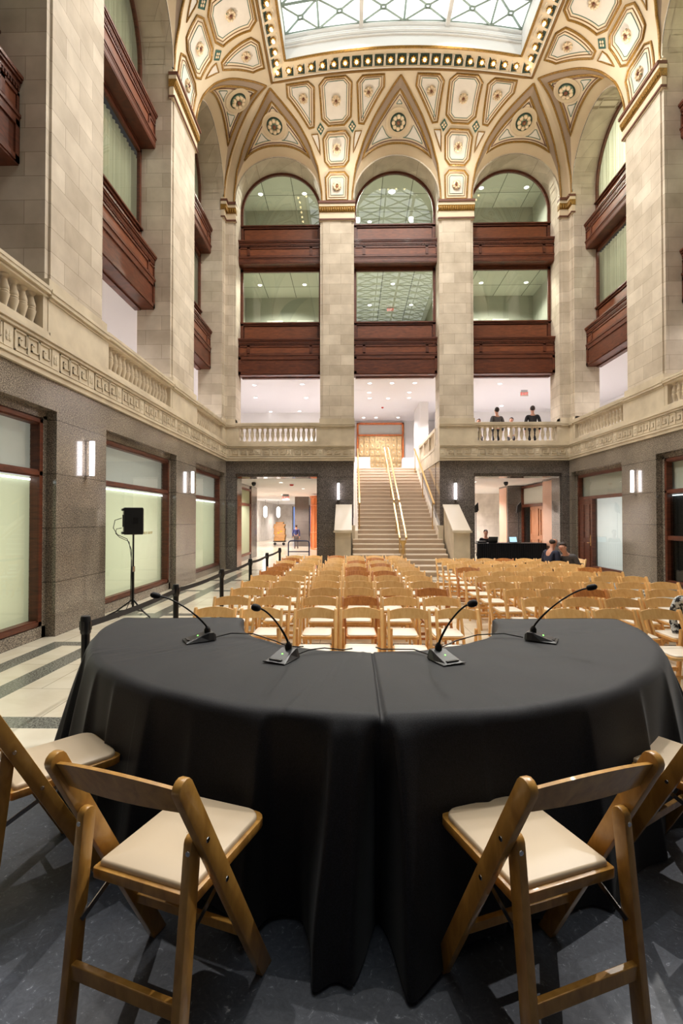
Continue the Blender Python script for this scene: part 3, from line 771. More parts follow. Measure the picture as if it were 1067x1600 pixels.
def lunette(key, c, hw, label):
    root = empty('vault_lunette', WALLS[key]['T'](c, 0, 14.6)); tag(root, label, 'ceiling ornament', 'painted lunettes of the vault')
    sm = (hw + .06) * .86; n = 30
    db = lambda s: .36 ; 
    def dt(s): return LL(key, c, hw, s) - .36
    # find half width where the panel closes
    s_end = 0
    while s_end < hw and dt(s_end) > db(s_end) + .02: s_end += .01
    full = hw + .06
    m = MB(); N = 48
    lo = []; P1 = []; P2 = []; up = []
    for i in range(N + 1):
        s = -full + 2 * full * i / N; L = LL(key, c, hw, s)
        a = min(.36, L * .5); b = max(L - .36, L * .5)
        lo.append(LP(key, c, hw, s, 0)); P1.append(LP(key, c, hw, s, a)); P2.append(LP(key, c, hw, s, b)); up.append(LP(key, c, hw, s, L))
    m.grid([lo, P1], 0); m.grid([P1, P2], 1); m.grid([P2, up], 2)
    m.build('lunette_field', ['vault_band', 'panel_cream', 'vault_brown'], root, smooth=60, recalc=False)
    # gilt groin rope
    g = MB(); g.tube([VS(key, c + sgn * sg(q, hw), q, .01) for sgn, qq in ((-1, [i * .918 / 24 for i in range(25)]), (1, [.918 - i * .918 / 24 for i in range(25)])) for q in qq], .032, 6)
    g.build('groin_rope', 'gold', root, smooth=60)
    def tri(inset, extra=0):
        e = s_end - inset * 1.6; k = 14; pts = []
        for i in range(k + 1):
            s = -e + 2 * e * i / k; pts.append(LP(key, c, hw, s, min(.36 + inset, LL(key, c, hw, s) * .5), .012))
        for i in range(1, 2 * k):
            s = e - 2 * e * i / (2 * k); pts.append(LP(key, c, hw, s, max(LL(key, c, hw, s) - .36 - inset * 1.5, LL(key, c, hw, s) * .5), .012))
        return pts
    g = MB(); g.tube(tri(0), .034, 6, True); g.build('gilt_moulding', 'gold', root, smooth=60)
    g = MB(); g.tube(tri(.085), .014, 5, True); g.build('brown_line', 'brown_line', root, smooth=60)
    # white fields with teal outline around the roundel
    rc = .95; L0 = LL(key, c, hw, 0)
    e = s_end - .17 * 1.6
    w = MB(); t2 = MB()
    def field(s0, s1, lof, hif):
        k = 10; A = []; B = []
        for i in range(k + 1):
            s = s0 + (s1 - s0) * i / k; A.append(LP(key, c, hw, s, lof(s), .01)); B.append(LP(key, c, hw, s, max(hif(s), lof(s)), .01))
        w.grid([A, B]); t2.tube(A + B[::-1], .011, 5, True)
    top = lambda s: LL(key, c, hw, s) - .36 - .26
    bot = lambda s: .36 + .16
    def circ(s, R=.5): return math.sqrt(max(0, R * R - s * s))
    for sg_ in (-1, 1):
        x1 = e
        while x1 > .1 and top(x1) < bot(x1) + .01: x1 -= .01
        # side fields: from the circle to the far corner
        def hi(s): return top(s)
        def lo2(s): return bot(s)
        x0 = .2
        def hi2(s):
            s_ = abs(s)
            if s_ < .5: return min(top(s), rc - circ(s_))
            return top(s)
        field(sg_ * x0, sg_ * x1, lo2, hi2)
    x1 = .32
    while x1 > .05 and top(x1) < rc + circ(x1) + .01: x1 -= .01
    field(-x1, x1, lambda s: rc + circ(s), top)
    w.build('white_field', 'panel_white', root, smooth=60, recalc=False); t2.build('teal_line', 'teal_line', root, smooth=60)
    pf = lambda s, d: LP(key, c, hw, s, d, .012)
    F = local_frame(pf, 0, rc)
    d = MB(F); d.lathe([(.42, 0), (.42, .008), (.38, .014), (.36, .006), (.27, .006)], (0, 0, 0), 28, 0, cap=False)
    d.lathe([(.27, .009), (.0, .009)], (0, 0, 0), 28, 2, cap=False)
    d.build('roundel', ['vault_band', 'rosette_green', 'socket_green'], root, smooth=50)
    rosette_mb(.25, F, True).build('rosette', ['rosette_petal', 'rosette_green', 'rosette_core', 'gold'], root, smooth=60)
    return root
for i, (c, hw) in enumerate(WALLS['end']['bays']): lunette('end', c, hw, 'painted lunette with round flower, above the %s arch of the end wall' % ['left', 'middle', 'right'][i])
for k in ('left', 'right'):
    for i, nm in ((1, 'middle'), (2, 'far corner')):
        c, hw = WALLS[k]['bays'][i]; lunette(k, c, hw, 'painted lunette with round flower, above the %s arch of the %s wall' % (nm, k))

# panels on the coves, drawn in (s, q) relative to the pilaster axis
ARC = 4.0
def inset_poly(P, d):
    n = len(P); out = []
    area = sum(P[i][0] * P[(i + 1) % n][1] - P[(i + 1) % n][0] * P[i][1] for i in range(n))
    sgn = 1 if area > 0 else -1
    for i in range(n):
        p0, p1, p2 = Vector(P[i - 1]), Vector(P[i]), Vector(P[(i + 1) % n])
        e1 = (p1 - p0).normalized(); e2 = (p2 - p1).normalized()
        n1 = Vector((-e1.y, e1.x)) * sgn; n2 = Vector((-e2.y, e2.x)) * sgn
        b = n1 + n2; k = b.dot(n1)
        out.append(tuple(p1 + b * (d / max(k, .35))))
    return out
def cove_panel(key, P, pmap, label, ros=None, style='full', grp='gilded panels of the vault'):
    """P polygon in (s_rel, q)"""
    root = empty('ceiling_ornament', VS(key, pmap(P[0][0], P[0][1]), P[0][1])); tag(root, label, 'ceiling ornament', grp)
    M = [(s, q * ARC) for s, q in P]
    def surf(s, t, off): return VS(key, pmap(s, t / ARC), t / ARC, off)
    def outline(Q, off=.012):
        pts = []; n = len(Q)
        for i in range(n):
            a, b = Q[i], Q[(i + 1) % n]; k = max(1, int(math.dist(a, b) / .12))
            for j in range(k): pts.append(surf(a[0] + (b[0] - a[0]) * j / k, a[1] + (b[1] - a[1]) * j / k, off))
        return pts
    def fill(Q, off, mat, nm):
        n = len(Q); cx = sum(p[0] for p in Q) / n; cy = sum(p[1] for p in Q) / n
        ring = []
        for i in range(n):
            a, b = Q[i], Q[(i + 1) % n]; k = max(1, int(math.dist(a, b) / .1))
            for j in range(k): ring.append((a[0] + (b[0] - a[0]) * j / k, a[1] + (b[1] - a[1]) * j / k))
        m = MB(); rows = [[surf(cx + (x - cx) * f, cy + (y - cy) * f, off) for x, y in ring] for f in (1, .75, .5, .25, .02)]
        m.grid(rows, close=True); m.build(nm, mat, root, smooth=60, recalc=False)
    if style == 'full':
        fill(M, .006, 'panel_cream', 'panel_ground')
        m = MB(); m.tube(outline(M, .015), .032, 6, True); m.build('gilt_moulding', 'gold', root, smooth=60)
        I1 = inset_poly(M, .085); m = MB(); m.tube(outline(I1), .013, 5, True); m.build('inner_gilt_line', 'gold_dark', root, smooth=60)
        I2 = inset_poly(M, .155); fill(I2, .010, 'panel_white', 'white_field')
        m = MB(); m.tube(outline(I2), .010, 5, True); m.build('teal_line', 'teal_line', root, smooth=60)
        if ros:
            F = local_frame(lambda s, t: surf(s, t, .012), ros[0], ros[1] * ARC)
            rosette_mb(.165, F).build('rosette', ['rosette_petal', 'rosette_green', 'rosette_core', 'gold'], root, smooth=60)
    elif style == 'small':
        fill(M, .006, 'panel_white', 'white_field'); m = MB(); m.tube(outline(M, .012), .022, 5, True); m.build('gilt_moulding', 'gold', root, smooth=60)
    else:
        fill(M, .006, 'teal_line', 'diamond_field'); m = MB(); m.tube(outline(M, .012), .012, 5, True); m.build('dark_edge', 'teal_line', root)
        cx = sum(p[0] for p in M) / 4; cy = sum(p[1] for p in M) / 4; F = local_frame(lambda s, t: surf(s, t, .012), cx, cy)
        m = MB(F)
        for k in range(4):
            a = k * PI / 2; m.ball((.05 * math.cos(a), .06 * math.sin(a), .01), .035, .035, .012, 8, 4)
        m.build('petals', 'rosette_petal', root, smooth=60)
def pil_panels(key, c, dl, dr, hl, hr, where):
    def pmap(s, q):
        d, h = (dl, hl) if s < 0 else (dr, hr)
        ref = 2.095 - sg(q, 1.5); loc = d - sg(q, h); return c + s * loc / ref
    pl = pmap
    cove_panel(key, [(.33, .94), (.52, .875), (.49, .605), (.27, .55), (-.27, .55), (-.49, .605), (-.52, .875), (-.33, .94)], pl, 'large gilded octagonal panel with flower, topmost ' + where, (0, .735))
    cove_panel(key, [(.31, .507), (.46, .46), (.41, .30), (.26, .26), (-.26, .26), (-.41, .30), (-.46, .46), (-.31, .507)], pl, 'gilded octagonal panel with flower, middle one ' + where, (0, .385))
    cove_panel(key, [(.26, .222), (.40, .186), (.37, .015), (-.37, .015), (-.40, .186), (-.26, .222)], pl, 'small gilded panel with flower, lowest ' + where, (0, .115))
    for sgn, sd in ((-1, 'left' if key != 'right' else 'far'), (1, 'right' if key != 'right' else 'near')):
        if key == 'left': sd = 'far' if sgn > 0 else 'near'
        if key == 'right': sd = 'far' if sgn > 0 else 'near'
        f = lambda P: [(sgn * a, b) for a, b in P]
        cove_panel(key, f([(.87, .928), (1.56, .931), (1.57, .818), (.93, .547), (.76, .553), (.70, .867)]), pl, 'gilded wedge panel with flower on the %s side %s' % (sd, where), (sgn * 1.07, .785))
        cove_panel(key, f([(.54, .578), (.66, .535), (.54, .49), (.42, .535)]), pl, 'tiny dark four-petal diamond on the %s side %s' % (sd, where), None, 'diamond', 'small diamonds of the vault')
        cove_panel(key, f([(.64, .50), (.86, .50), (.57, .351), (.60, .454)]), pl, 'slim white gilt-edged triangle on the %s side %s' % (sd, where), None, 'small', 'slim triangles of the vault')
pil_panels('end', -.5325, 2.0975, 2.0975, 1.5, 1.5, 'over the left end-wall pilaster')
pil_panels('end', 3.6625, 2.0975, 2.0975, 1.5, 1.5, 'over the right end-wall pilaster')
pil_panels('left', 13.275, 2.625, 2.475, 1.7, 1.55, 'over the left-wall pilaster')
pil_panels('right', 13.16, 2.54, 2.5, 1.68, 1.64, 'over the right-wall pilaster')

# ---- skylight frame with bulbs, well and glazing
dU = U * (1 - math.cos(QE * PI / 2)); OX0, OX1, OY = XL + dU, XR - dU, EW - dU; IX0, IX1, IY = -2.06, 5.16, 15.17
def zo(x): return ZS + HE(x) * math.sin(QE * PI / 2)
def zi(x): return ZS + HE(OX0 + (x - IX0) * (OX1 - OX0) / (IX1 - IX0)) + .26
m = MB(); N = 30
m.grid([[(OX0 + (OX1 - OX0) * i / N, OY, zo(OX0 + (OX1 - OX0) * i / N)) for i in range(N + 1)],
        [(IX0 + (IX1 - IX0) * i / N, IY, zi(IX0 + (IX1 - IX0) * i / N)) for i in range(N + 1)]])
for ox, ix in ((OX0, IX0), (OX1, IX1)): m.add([(ox, OY, zo(ox)), (ix, IY, zi(ix)), (ix, -2.5, zi(ix)), (ox, -2.5, zo(ox))], [(0, 1, 2, 3)])
fr = struct(m.build('trim_2', 'panel_cream', recalc=False))
def rect_path(x0, x1, y, zf, n=30): return [(x0, -2.5, zf(x0))] + [(x0 + (x1 - x0) * i / n, y, zf(x0 + (x1 - x0) * i / n)) for i in range(n + 1)] + [(x1, -2.5, zf(x1))]
m = MB(); m.tube([(x, y, z - .02) for x, y, z in rect_path(OX0, OX1, OY, zo)], .035, 6); m.build('outer_moulding', 'gold_dark', fr, smooth=50)
m = MB(); m.tube([(x, y, z - .02) for x, y, z in rect_path(IX0, IX1, IY, zi)], .04, 6); m.build('inner_gilt_moulding', 'gold', fr, smooth=50)
m = MB(); m.tube([(x, y, z - .03) for x, y, z in rect_path(OX0 + .06, OX1 - .06, OY - .06, lambda x: zo(x) + .03)], .02, 6); m.build('bead_line', 'panel_white', fr, smooth=50)
m = MB()
zg = lambda x: zi(x) + .74
m.grid([[(IX0 + (IX1 - IX0) * i / N, IY, zi(IX0 + (IX1 - IX0) * i / N)) for i in range(N + 1)], [(IX0 + (IX1 - IX0) * i / N, IY, zg(IX0 + (IX1 - IX0) * i / N)) for i in range(N + 1)]])
for ix in (IX0, IX1): m.add([(ix, IY, zi(ix)), (ix, IY, zg(ix)), (ix, -2.5, zg(ix)), (ix, -2.5, zi(ix))], [(0, 1, 2, 3)])
m.build('skylight_well', 'white_paint', fr, recalc=False)
m = MB()
for dz, r in ((.38, .03), (.47, .05), (.54, .04), (.70, .05)): m.tube([(x + (r if x < 1 else -r) * .0, y - .02, z + dz) for x, y, z in [(IX0 + (IX1 - IX0) * i / N, IY, zi(IX0 + (IX1 - IX0) * i / N)) for i in range(N + 1)]], r, 6)
m.build('well_cornice', 'white_paint', fr, smooth=50)
sk = empty('skylight', (1.55, 9, 16.9)); tag(sk, 'large arched glass skylight with crossed glazing bars at the top of the hall', 'skylight')
def SKT(x, y, z): return (x - 1.55, y - 9, z - 16.9)
m = MB(SKT); m.grid([[(IX0 + (IX1 - IX0) * i / N, y, zg(IX0 + (IX1 - IX0) * i / N) + .06) for i in range(N + 1)] for y in (IY, -2.5)]); m.build('glazing', 'sky_pane', sk, recalc=False)
XB = [IX0, -1.02, .28, 1.59, 2.91, 4.22, IX1]; YB = [IY - .03 - .88 * k for k in range(20)]
m = MB(SKT)
def bar(x0, y0, x1, y1, r=.036): m.tube([(x0 + (x1 - x0) * i / 3, y0 + (y1 - y0) * i / 3, zg(x0 + (x1 - x0) * i / 3) + .02) for i in range(4)], r, 4)
for y in YB: bar(IX0, y, 1.55, y, .045); bar(1.55, y, IX1, y, .045)
for x in XB: m.tube([(x, IY, zg(x) + .02), (x, -2.5, zg(x) + .02)], .035, 4)
for i in range(len(XB) - 1):
    for j in range(len(YB) - 1):
        x0, x1, y0, y1 = XB[i], XB[i + 1], YB[j], YB[j + 1]; cx, cy = (x0 + x1) / 2, (y0 + y1) / 2; d = .07
        for sx, ex in ((-1, x0), (1, x1)):
            for sy, ey in ((1, y0), (-1, y1)): bar(ex, ey, cx + sx * d, cy + sy * d * .8)
        for q in ((cx - d, cy - d * .8, cx + d, cy - d * .8), (cx - d, cy + d * .8, cx + d, cy + d * .8), (cx - d, cy - d * .8, cx - d, cy + d * .8), (cx + d, cy - d * .8, cx + d, cy + d * .8)): bar(*q)
m.build('glazing_bars', 'steel_green', sk)
for x in (.28, 2.91):
    m = MB(SKT); m.box(x - .06, x + .06, -2.5, IY, zg(x) - .12, zg(x) + .02); m.build('main_beam', 'white_paint', sk)
# bulbs
def bulb_light():
    root = empty('ceiling_light'); 
    m = MB(); m.box(-.14, .14, -.14, .14, -.004, .012); m.build('square_socket', 'socket_green', root)
    m = MB()
    for k in range(8):
        a = 2 * PI * k / 8; m.ball((.075 * math.cos(a), .075 * math.sin(a), -.03), .03, .03, .03, 6, 4)
    m.lathe([(.055, -.005), (.06, -.05), (.04, -.03)], (0, 0, 0), 10, cap=False); m.build('gilt_petals', 'gold', root, smooth=60)
    m = MB(); m.ball((0, 0, -.075), .04, .04, .05, 10, 6); m.build('bulb', 'bulb_core', root, smooth=60)
    m = MB(); m.tube([(.15, -.13, -.01), (.17, 0, -.02), (.15, .13, -.01)], .015, 5); m.build('scroll_edge', 'panel_white', root, smooth=60)
    m = MB(); m.tube([(-.15, -.13, -.01), (-.17, 0, -.02), (-.15, .13, -.01)], .015, 5); m.build('scroll_edge', 'panel_white', root, smooth=60)
    return root
B0 = bulb_light(); first = [True]
ORD = ['first', 'second', 'third', 'fourth', 'fifth', 'sixth', 'seventh', 'eighth', 'ninth', 'tenth', 'eleventh', 'twelfth', 'thirteenth', 'fourteenth', 'fifteenth', 'sixteenth', 'seventeenth', 'eighteenth', 'nineteenth', 'twentieth', 'twenty-first', 'twenty-second', 'twenty-third', 'twenty-fourth']
def put_bulb(x, y, z, nrm, label):
    o = B0 if first[0] else dup(B0); first[0] = False
    o.location = (x, y, z); o.rotation_euler = Vector(nrm).to_track_quat('-Z', 'Y').to_euler() if False else (Vector((0, 0, -1)).rotation_difference(Vector(nrm))).to_euler()
    tag(o, label, 'light bulb', 'bulbs around the skylight frame')
n = 23; x0, x1 = OX0 + .22, OX1 - .22
for i in range(n):
    x = x0 + (x1 - x0) * i / (n - 1); z = zo(x) + .26 * .45 - .015
    put_bulb(x, OY - .22, z, (0, -.5, -.87), 'glowing gold bulb, %s along the short side of the skylight frame' % ORD[i])
for side, xx, nn in (('left', x0, (.5, 0, -.87)), ('right', x1, (-.5, 0, -.87))):
    for i in range(1, 9):
        put_bulb(xx, OY - .22 - .355 * i, zo(xx) + .26 * .45 - .015, nn, 'glowing gold bulb, %s up the %s long side of the skylight frame' % (ORD[i - 1], side))
# ================================================================ stairs, doors and rails
st = empty('staircase', (1.565, 15.5, 0)); tag(st, 'wide pale stone staircase climbing through the middle arch to the gallery', 'staircase')
RS, TR, DS = .155, .31, 15.51
for k in range(1, 28):
    z = RS * k; y = DS + TR * (k - 1)
    x0, x1 = (.02, 3.12) if y < 17.5 else (.2, 2.98)
    m = MB(lambda a, b, c: (a - 1.565, b - 15.5, c))
    zb = max(0, z - RS - .02)
    m.box(x0, x1, y, y + TR + (0 if k < 27 else .3), zb, z - .03, 0)
    m.box(x0, x1, y - .025, y + TR + (0 if k < 27 else .3), z - .035, z, 1)
    m.build('step', ['stair_stone', 'nosing'], st)
m = MB(lambda a, b, c: (a - 1.565, b - 15.5, c))
for xa, xb in ((.04, .2), (2.98, 3.07)):
    m.prism([(17.55, 0), (23.6, 0), (23.6, 4.3), (17.55, 1.37)], 'x', xa, xb)
m.build('stringer', 'nosing', st)
for nm, xa, xb in (('left', -.56, -.02), ('right', 3.17, 3.72)):
    t = empty('stair_parapet', ((xa + xb) / 2, 16.7, 0)); tag(t, 'sloping stone parapet at the foot of the stairs on the %s' % nm, 'parapet', 'stair parapets')
    P = lambda a, b, c, xa=xa, xb=xb: (a - (xa + xb) / 2, b - 16.7, c)
    m = MB(P); m.prism([(15.85, 0), (17.6, 0), (17.6, 2.22), (15.85, 1.36)], 'x', xa + .02, xb - .02); m.build('parapet_body', 'smooth_stone', t)
    m = MB(P); m.prism([(15.8, 1.36), (15.86, 1.36), (17.6, 2.22), (17.6, 2.29), (15.86, 1.43), (15.8, 1.43)], 'x', xa - .01, xb + .01); m.build('coping', 'nosing', t, bevel=.01)
    m = MB(P); m.box(xa - .03, xb + .03, 15.76, 15.9, 1.34, 1.40); m.build('front_cap', 'smooth_stone', t)
m = MB(); m.box(3.0, 3.17, 17.5, 18.2, 0, 1.55); m.box(-.02, .1, 17.5, 18.2, 0, 1.55); struct(m.build('trim_3', 'smooth_stone'))
def zst(y): return (y - DS) / TR * RS + RS
def rail(name, label, xs, pts, posts, scroll=False):
    o = Vector((sum(xs) / len(xs), pts[0][0], 0)); root = empty(name, o); tag(root, label, 'handrail', 'brass handrails of the stairs')
    for x in xs:
        m = MB(lambda a, b, c: (a - o.x, b - o.y, c))
        for (y0, z0), (y1, z1) in zip(pts, pts[1:]):
            m.prism([(y0, z0 - .03), (y1, z1 - .03), (y1, z1 + .03), (y0, z0 + .03)], 'x', x - .032, x + .032)
        m.build('rail_bar', 'brass', root, bevel=.008)
    cx = sum(xs) / len(xs)
    for y, z in posts:
        m = MB(lambda a, b, c: (a - o.x, b - o.y, c)); zf = max(0, zst(y) - .1)
        m.tube([(cx, y, zf), (cx, y, z - .12)], .018, 8)
        for x in xs: m.tube([(cx, y, z - .14), (x, y, z - .03)], .012, 6)
        m.build('post', 'brass', root, smooth=50)
    if scroll:
        y, z = posts[0]; m = MB(lambda a, b, c: (a - o.x, b - o.y, c))
        m.lathe([(.03, z - .5), (.05, z - .4), (.03, z - .3), (.06, z - .2), (.11, z - .1), (.1, z - .06)], (cx, y, 0), 12)
        for dx in (-.06, .06): m.tube([(cx + dx, y, 0.1), (cx + dx, y, z - .25)], .014, 6)
        m.build('ornate_newel', 'brass', root, smooth=50)
rail('brass_handrail', 'lower section of the double brass handrail down the middle of the stairs', (1.47, 1.67), [(15.5, 1.17), (17.75, 2.33)], [(15.55, 1.17), (16.7, 1.8)], True)
rail('brass_handrail', 'upper section of the double brass handrail down the middle of the stairs', (1.48, 1.66), [(17.8, 2.42), (23.1, 5.05)], [(17.9, 2.45), (20.5, 3.78), (23.0, 5.0)])
rail('brass_handrail', 'single brass handrail along the right wall of the stairs', (2.90,), [(17.85, 2.32), (23.4, 5.05)], [(18.2, 2.45), (20.7, 3.75), (23.2, 4.9)])
rail('brass_handrail', 'single brass handrail along the left wall of the stairs', (.26,), [(17.85, 2.32), (23.4, 5.05)], [(18.2, 2.45), (20.7, 3.75), (23.2, 4.9)])
# gilt doors of the upper hall
dr = struct(empty('door_2', (1.57, 28.3, 4.185)))
P = lambda a, b, c: (a - 1.57, b - 28.3, c - 4.185)
m = MB(P)
for (a, b, c, d) in ((.26, .36, 4.185, 7.2), (2.80, 2.9, 4.185, 7.2), (.26, 2.9, 7.1, 7.2), (.26, 2.9, 6.46, 6.54)): m.box(a, b, 28.15, 28.35, c, d)
m.build('frame', 'orange_wood', dr)
m = MB(P); m.box(.36, 2.8, 28.28, 28.32, 6.54, 7.1); m.build('transom_pane', 'blind_grey', dr)
for i in range(8):
    x0 = .38 + i * .3025; m = MB(P); m.box(x0, x0 + .29, 28.24, 28.3, 4.2, 6.46, 0)
    for j in range(6):
        z0 = 4.25 + j * .37
        for q in ((x0 + .02, x0 + .27, z0, z0 + .02), (x0 + .02, x0 + .27, z0 + .32, z0 + .34), (x0 + .02, x0 + .04, z0, z0 + .34), (x0 + .25, x0 + .27, z0, z0 + .34)): m.box(q[0], q[1], 28.215, 28.24, q[2], q[3], 0)
        m.ball((x0 + .145, 28.235, z0 + .17), .06, .03, .08, 8, 5, 0)
        m.ball((x0 + .145, 28.21, z0 + .17), .03, .02, .04, 6, 4, 1)
    m.build('gilt_door_leaf', ['bronze_gold', 'nosing'], dr)
# draped tables by the gilt doors and on the gallery
def draped_table(x, y, z, w, d, h, label, rnd=False, things=True):
    t = empty('draped_table', (x, y, z)); tag(t, label, 'table', 'white draped tables upstairs')
    m = MB()
    if rnd:
        rows = []
        for (r, zz, amp) in ((.001, h, 0), (w / 2, h, 0), (w / 2 + .01, h - .02, .005), (w / 2 + .05, h * .5, .03), (w / 2 + .09, .01, .05)):
            rows.append([((r + amp * math.cos(9 * a)) * math.cos(a), (r + amp * math.cos(9 * a)) * math.sin(a), zz) for a in [2 * PI * k / 45 for k in range(45)]])
        m.grid(rows, close=True)
    else:
        pts = []
        n = 10
        for i in range(n): pts.append((-w / 2 + w * i / n, -d / 2))
        for i in range(5): pts.append((w / 2, -d / 2 + d * i / 5))
        for i in range(n): pts.append((w / 2 - w * i / n, d / 2))
        for i in range(5): pts.append((-w / 2, d / 2 - d * i / 5))
        rows = [[(a * .001, b * .001, h) for a, b in pts], [(a, b, h) for a, b in pts], [(a * 1.01, b * 1.01, h - .02) for a, b in pts],
                [(a * (1.05 + .02 * (i % 2)), b * (1.05 + .05 * (i % 2)), .01) for i, (a, b) in enumerate(pts)]]
        m.grid(rows, close=True)
    m.build('cloth', 'white_cloth', t, smooth=50); return t
draped_table(.5, 25.8, 4.185, .8, .7, .74, 'white-draped table left of the gilt doors at the top of the stairs')
draped_table(3.05, 25.9, 4.185, .9, .7, .74, 'white-draped table right of the gilt doors at the top of the stairs')
for i, (x, y) in enumerate(((-3.5, 21.5), (-2.2, 22.6), (4.9, 22.8), (6.9, 22.2))):
    draped_table(x, y, 4.185, 1.3, 1.3, .76, 'round white-draped table on the gallery, %s bay, %s one' % (('left', 'left', 'right', 'right')[i], ('left', 'right', 'left', 'right')[i]), True)

# ================================================================ wall lamps
def sconce(pos, rz, label):
    t = empty('wall_sconce', pos, rz); tag(t, label, 'wall lamp', 'slim white wall lamps')
    m = MB(); m.box(-.02, .02, -.02, 0, -.29, .29); m.build('back_plate', 'chrome', t)
    m = MB(); m.box(-.036, .036, -.135, -.075, -.29, .29); m.build('light_tube', 'sconce_glow', t, bevel=.01)
    m = MB(); m.box(-.04, .04, -.14, -.0, .288, .3); m.build('end_cap', 'chrome', t)
    m = MB(); m.box(-.04, .04, -.14, -.0, -.3, -.288); m.build('end_cap', 'chrome', t)
sconce((-4.45, 8.28, 2.77), PI / 2, 'lit slim wall lamp on the granite pier nearest the viewer on the left')
sconce((-4.45, 13.57, 2.77), PI / 2, 'lit slim wall lamp on the farther granite pier of the left wall')
sconce((-.48, 17.65, 2.74), 0, 'lit slim wall lamp left of the stairs')
sconce((3.605, 17.65, 2.74), 0, 'lit slim wall lamp right of the stairs')
sconce((7.55, 13.5, 2.77), -PI / 2, 'lit slim wall lamp on the granite pier of the right wall')

# recessed downlights
def downlight(x, y, z, label, grp, r=.08):
    t = empty('ceiling_downlight', (x, y, z)); tag(t, label, 'ceiling light', grp)
    m = MB(); m.lathe([(r, 0), (r + .025, -.004), (r + .025, -.012), (r, -.012)], seg=14, cap=False); m.build('trim_ring', 'white_paint', t)
    m = MB(); m.lathe([(r, -.003), (r, -.008)], seg=14); m.build('lamp_face', 'downlight_glow', t)
# positions on the gallery ceiling read from the photograph (metres)
DLT = {'left': [(-4.05, 20.6), (-2.05, 20.5), (-4.4, 22.7), (-2.1, 22.8), (-2.7, 25.6), (-4.2, 25.7)],
       'middle': [(.72, 20.4), (1.62, 20.4), (2.55, 20.4), (.75, 21.9), (2.5, 21.9), (.8, 22.9), (1.65, 23.0), (2.6, 22.9), (.62, 27.3), (1.3, 27.3), (2.5, 27.3)],
       'right': [(4.35, 20.6), (6.05, 20.6), (5.2, 22.6), (4.6, 24.9), (7.3, 24.6)]}
for k, L in DLT.items():
    for i, (x, y) in enumerate(L): downlight(x, y, 7.32, 'round recessed light in the white gallery ceiling, %s bay, %s one' % (k, ORD[i]), 'recessed lights of the gallery ceiling')
for i, (x, y, z) in enumerate(((-3.75, 20.2, 11.3), (-1.93, 20.2, 11.3), (.78, 22.2, 11.3), (1.65, 20.2, 11.3), (2.62, 22.2, 11.3), (5.2, 20.2, 11.3), (7.0, 20.2, 11.3))):
    downlight(x, y, z, 'round recessed light behind the lower end-wall glazing, %s along' % ORD[i], 'recessed office lights', .08)
for i, (x, y, z) in enumerate(((-3.75, 20.3, 15.1), (-1.95, 20.3, 15.1), (.78, 22.3, 15.1), (1.62, 20.25, 15.1), (2.65, 22.3, 15.1), (5.2, 20.1, 15.1), (7.0, 20.1, 15.1))):
    downlight(x, y, z, 'round recessed light behind the arched end-wall glazing, %s along' % ORD[i], 'recessed office lights', .14 if i == 3 else .09)
for i, (k, y) in enumerate((('left', 10.6), ('left', 15.8), ('right', 15.4), ('right', 11.2))):
    downlight(-6.2 if k == 'left' else 9.0, y, 7.32, 'round recessed light over the %s side gallery, %s' % (k, 'nearer one' if y < 12 else 'farther one'), 'recessed lights of the gallery ceiling')
# smoke detector and exit signs
m = MB(); m.lathe([(.06, 0), (.06, -.03), (.03, -.06)], (1.5, 24.8, 7.32), 10); tag(m.build('smoke_detector', 'red_plastic', smooth=40), 'small red alarm device on the white ceiling above the stairs', 'alarm')
def exit_sign(pos, label, s=1.0):
    t = empty('exit_sign', pos); tag(t, label, 'exit sign', 'EXIT signs')
    m = MB(); m.box(-.19 * s, .19 * s, -.02, .02, -.22 * s, .0); m.build('sign_plate', 'paper', t)
    m = MB(); m.box(-.16 * s, .16 * s, -.03, .03, 0, .1 * s); m.build('mount', 'chrome', t)
    text_obj('letters', 'EXIT', .19 * s, (0, -.024, -.11 * s), (PI / 2, 0, 0), 'red_letters', t)
exit_sign((-3.45, 26.0, 2.98), 'lit EXIT sign hanging in the left ground-floor corridor')
exit_sign((4.33, 22.0, 2.98), 'EXIT sign at the left edge of the right ground-floor corridor')
exit_sign((1.72, 22.5, 11.28), 'EXIT sign behind the middle window of the end wall', .8)
exit_sign((7.0, 20.5, 6.95), 'EXIT sign hanging on the gallery at the right bay', .8)

# ================================================================ corridors on the ground floor
m = MB(); m.box(-9, .0, 18.5, 52, 3.27, 3.45); m.box(3.1, 12, 18.5, 52, 3.27, 3.45); struct(m.build('ceiling', 'ceiling_white'))
m = MB(); m.box(-4.9, -4.5, 18.5, 18.95, 0, 3.27); m.box(-5.0, -4.55, 22.6, 23.9, 0, 3.27); m.box(-4.9, -4.6, 18.9, 22.6, 0, .2); m.box(-4.9, -4.6, 18.9, 22.6, 3.1, 3.27)
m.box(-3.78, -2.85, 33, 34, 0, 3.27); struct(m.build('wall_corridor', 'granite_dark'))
m = MB(); m.box(-4.62, -4.56, 18.95, 22.6, 2.35, 2.46); m.box(-4.62, -4.56, 22.5, 22.6, .2, 3.1); m.box(-4.62, -4.56, 18.95, 19.05, .2, 3.1); m.box(-4.62, -4.56, 18.95, 22.6, .2, .3); m.box(-4.62, -4.56, 18.95, 22.6, 3.02, 3.12)
fw = struct(m.build('window_%d' % (WN[0] + 1), 'mahogany'))
m = MB(); m.box(-4.66, -4.62, 19.0, 22.6, .25, 3.1); m.build('frosted_pane', 'blind_green', fw)
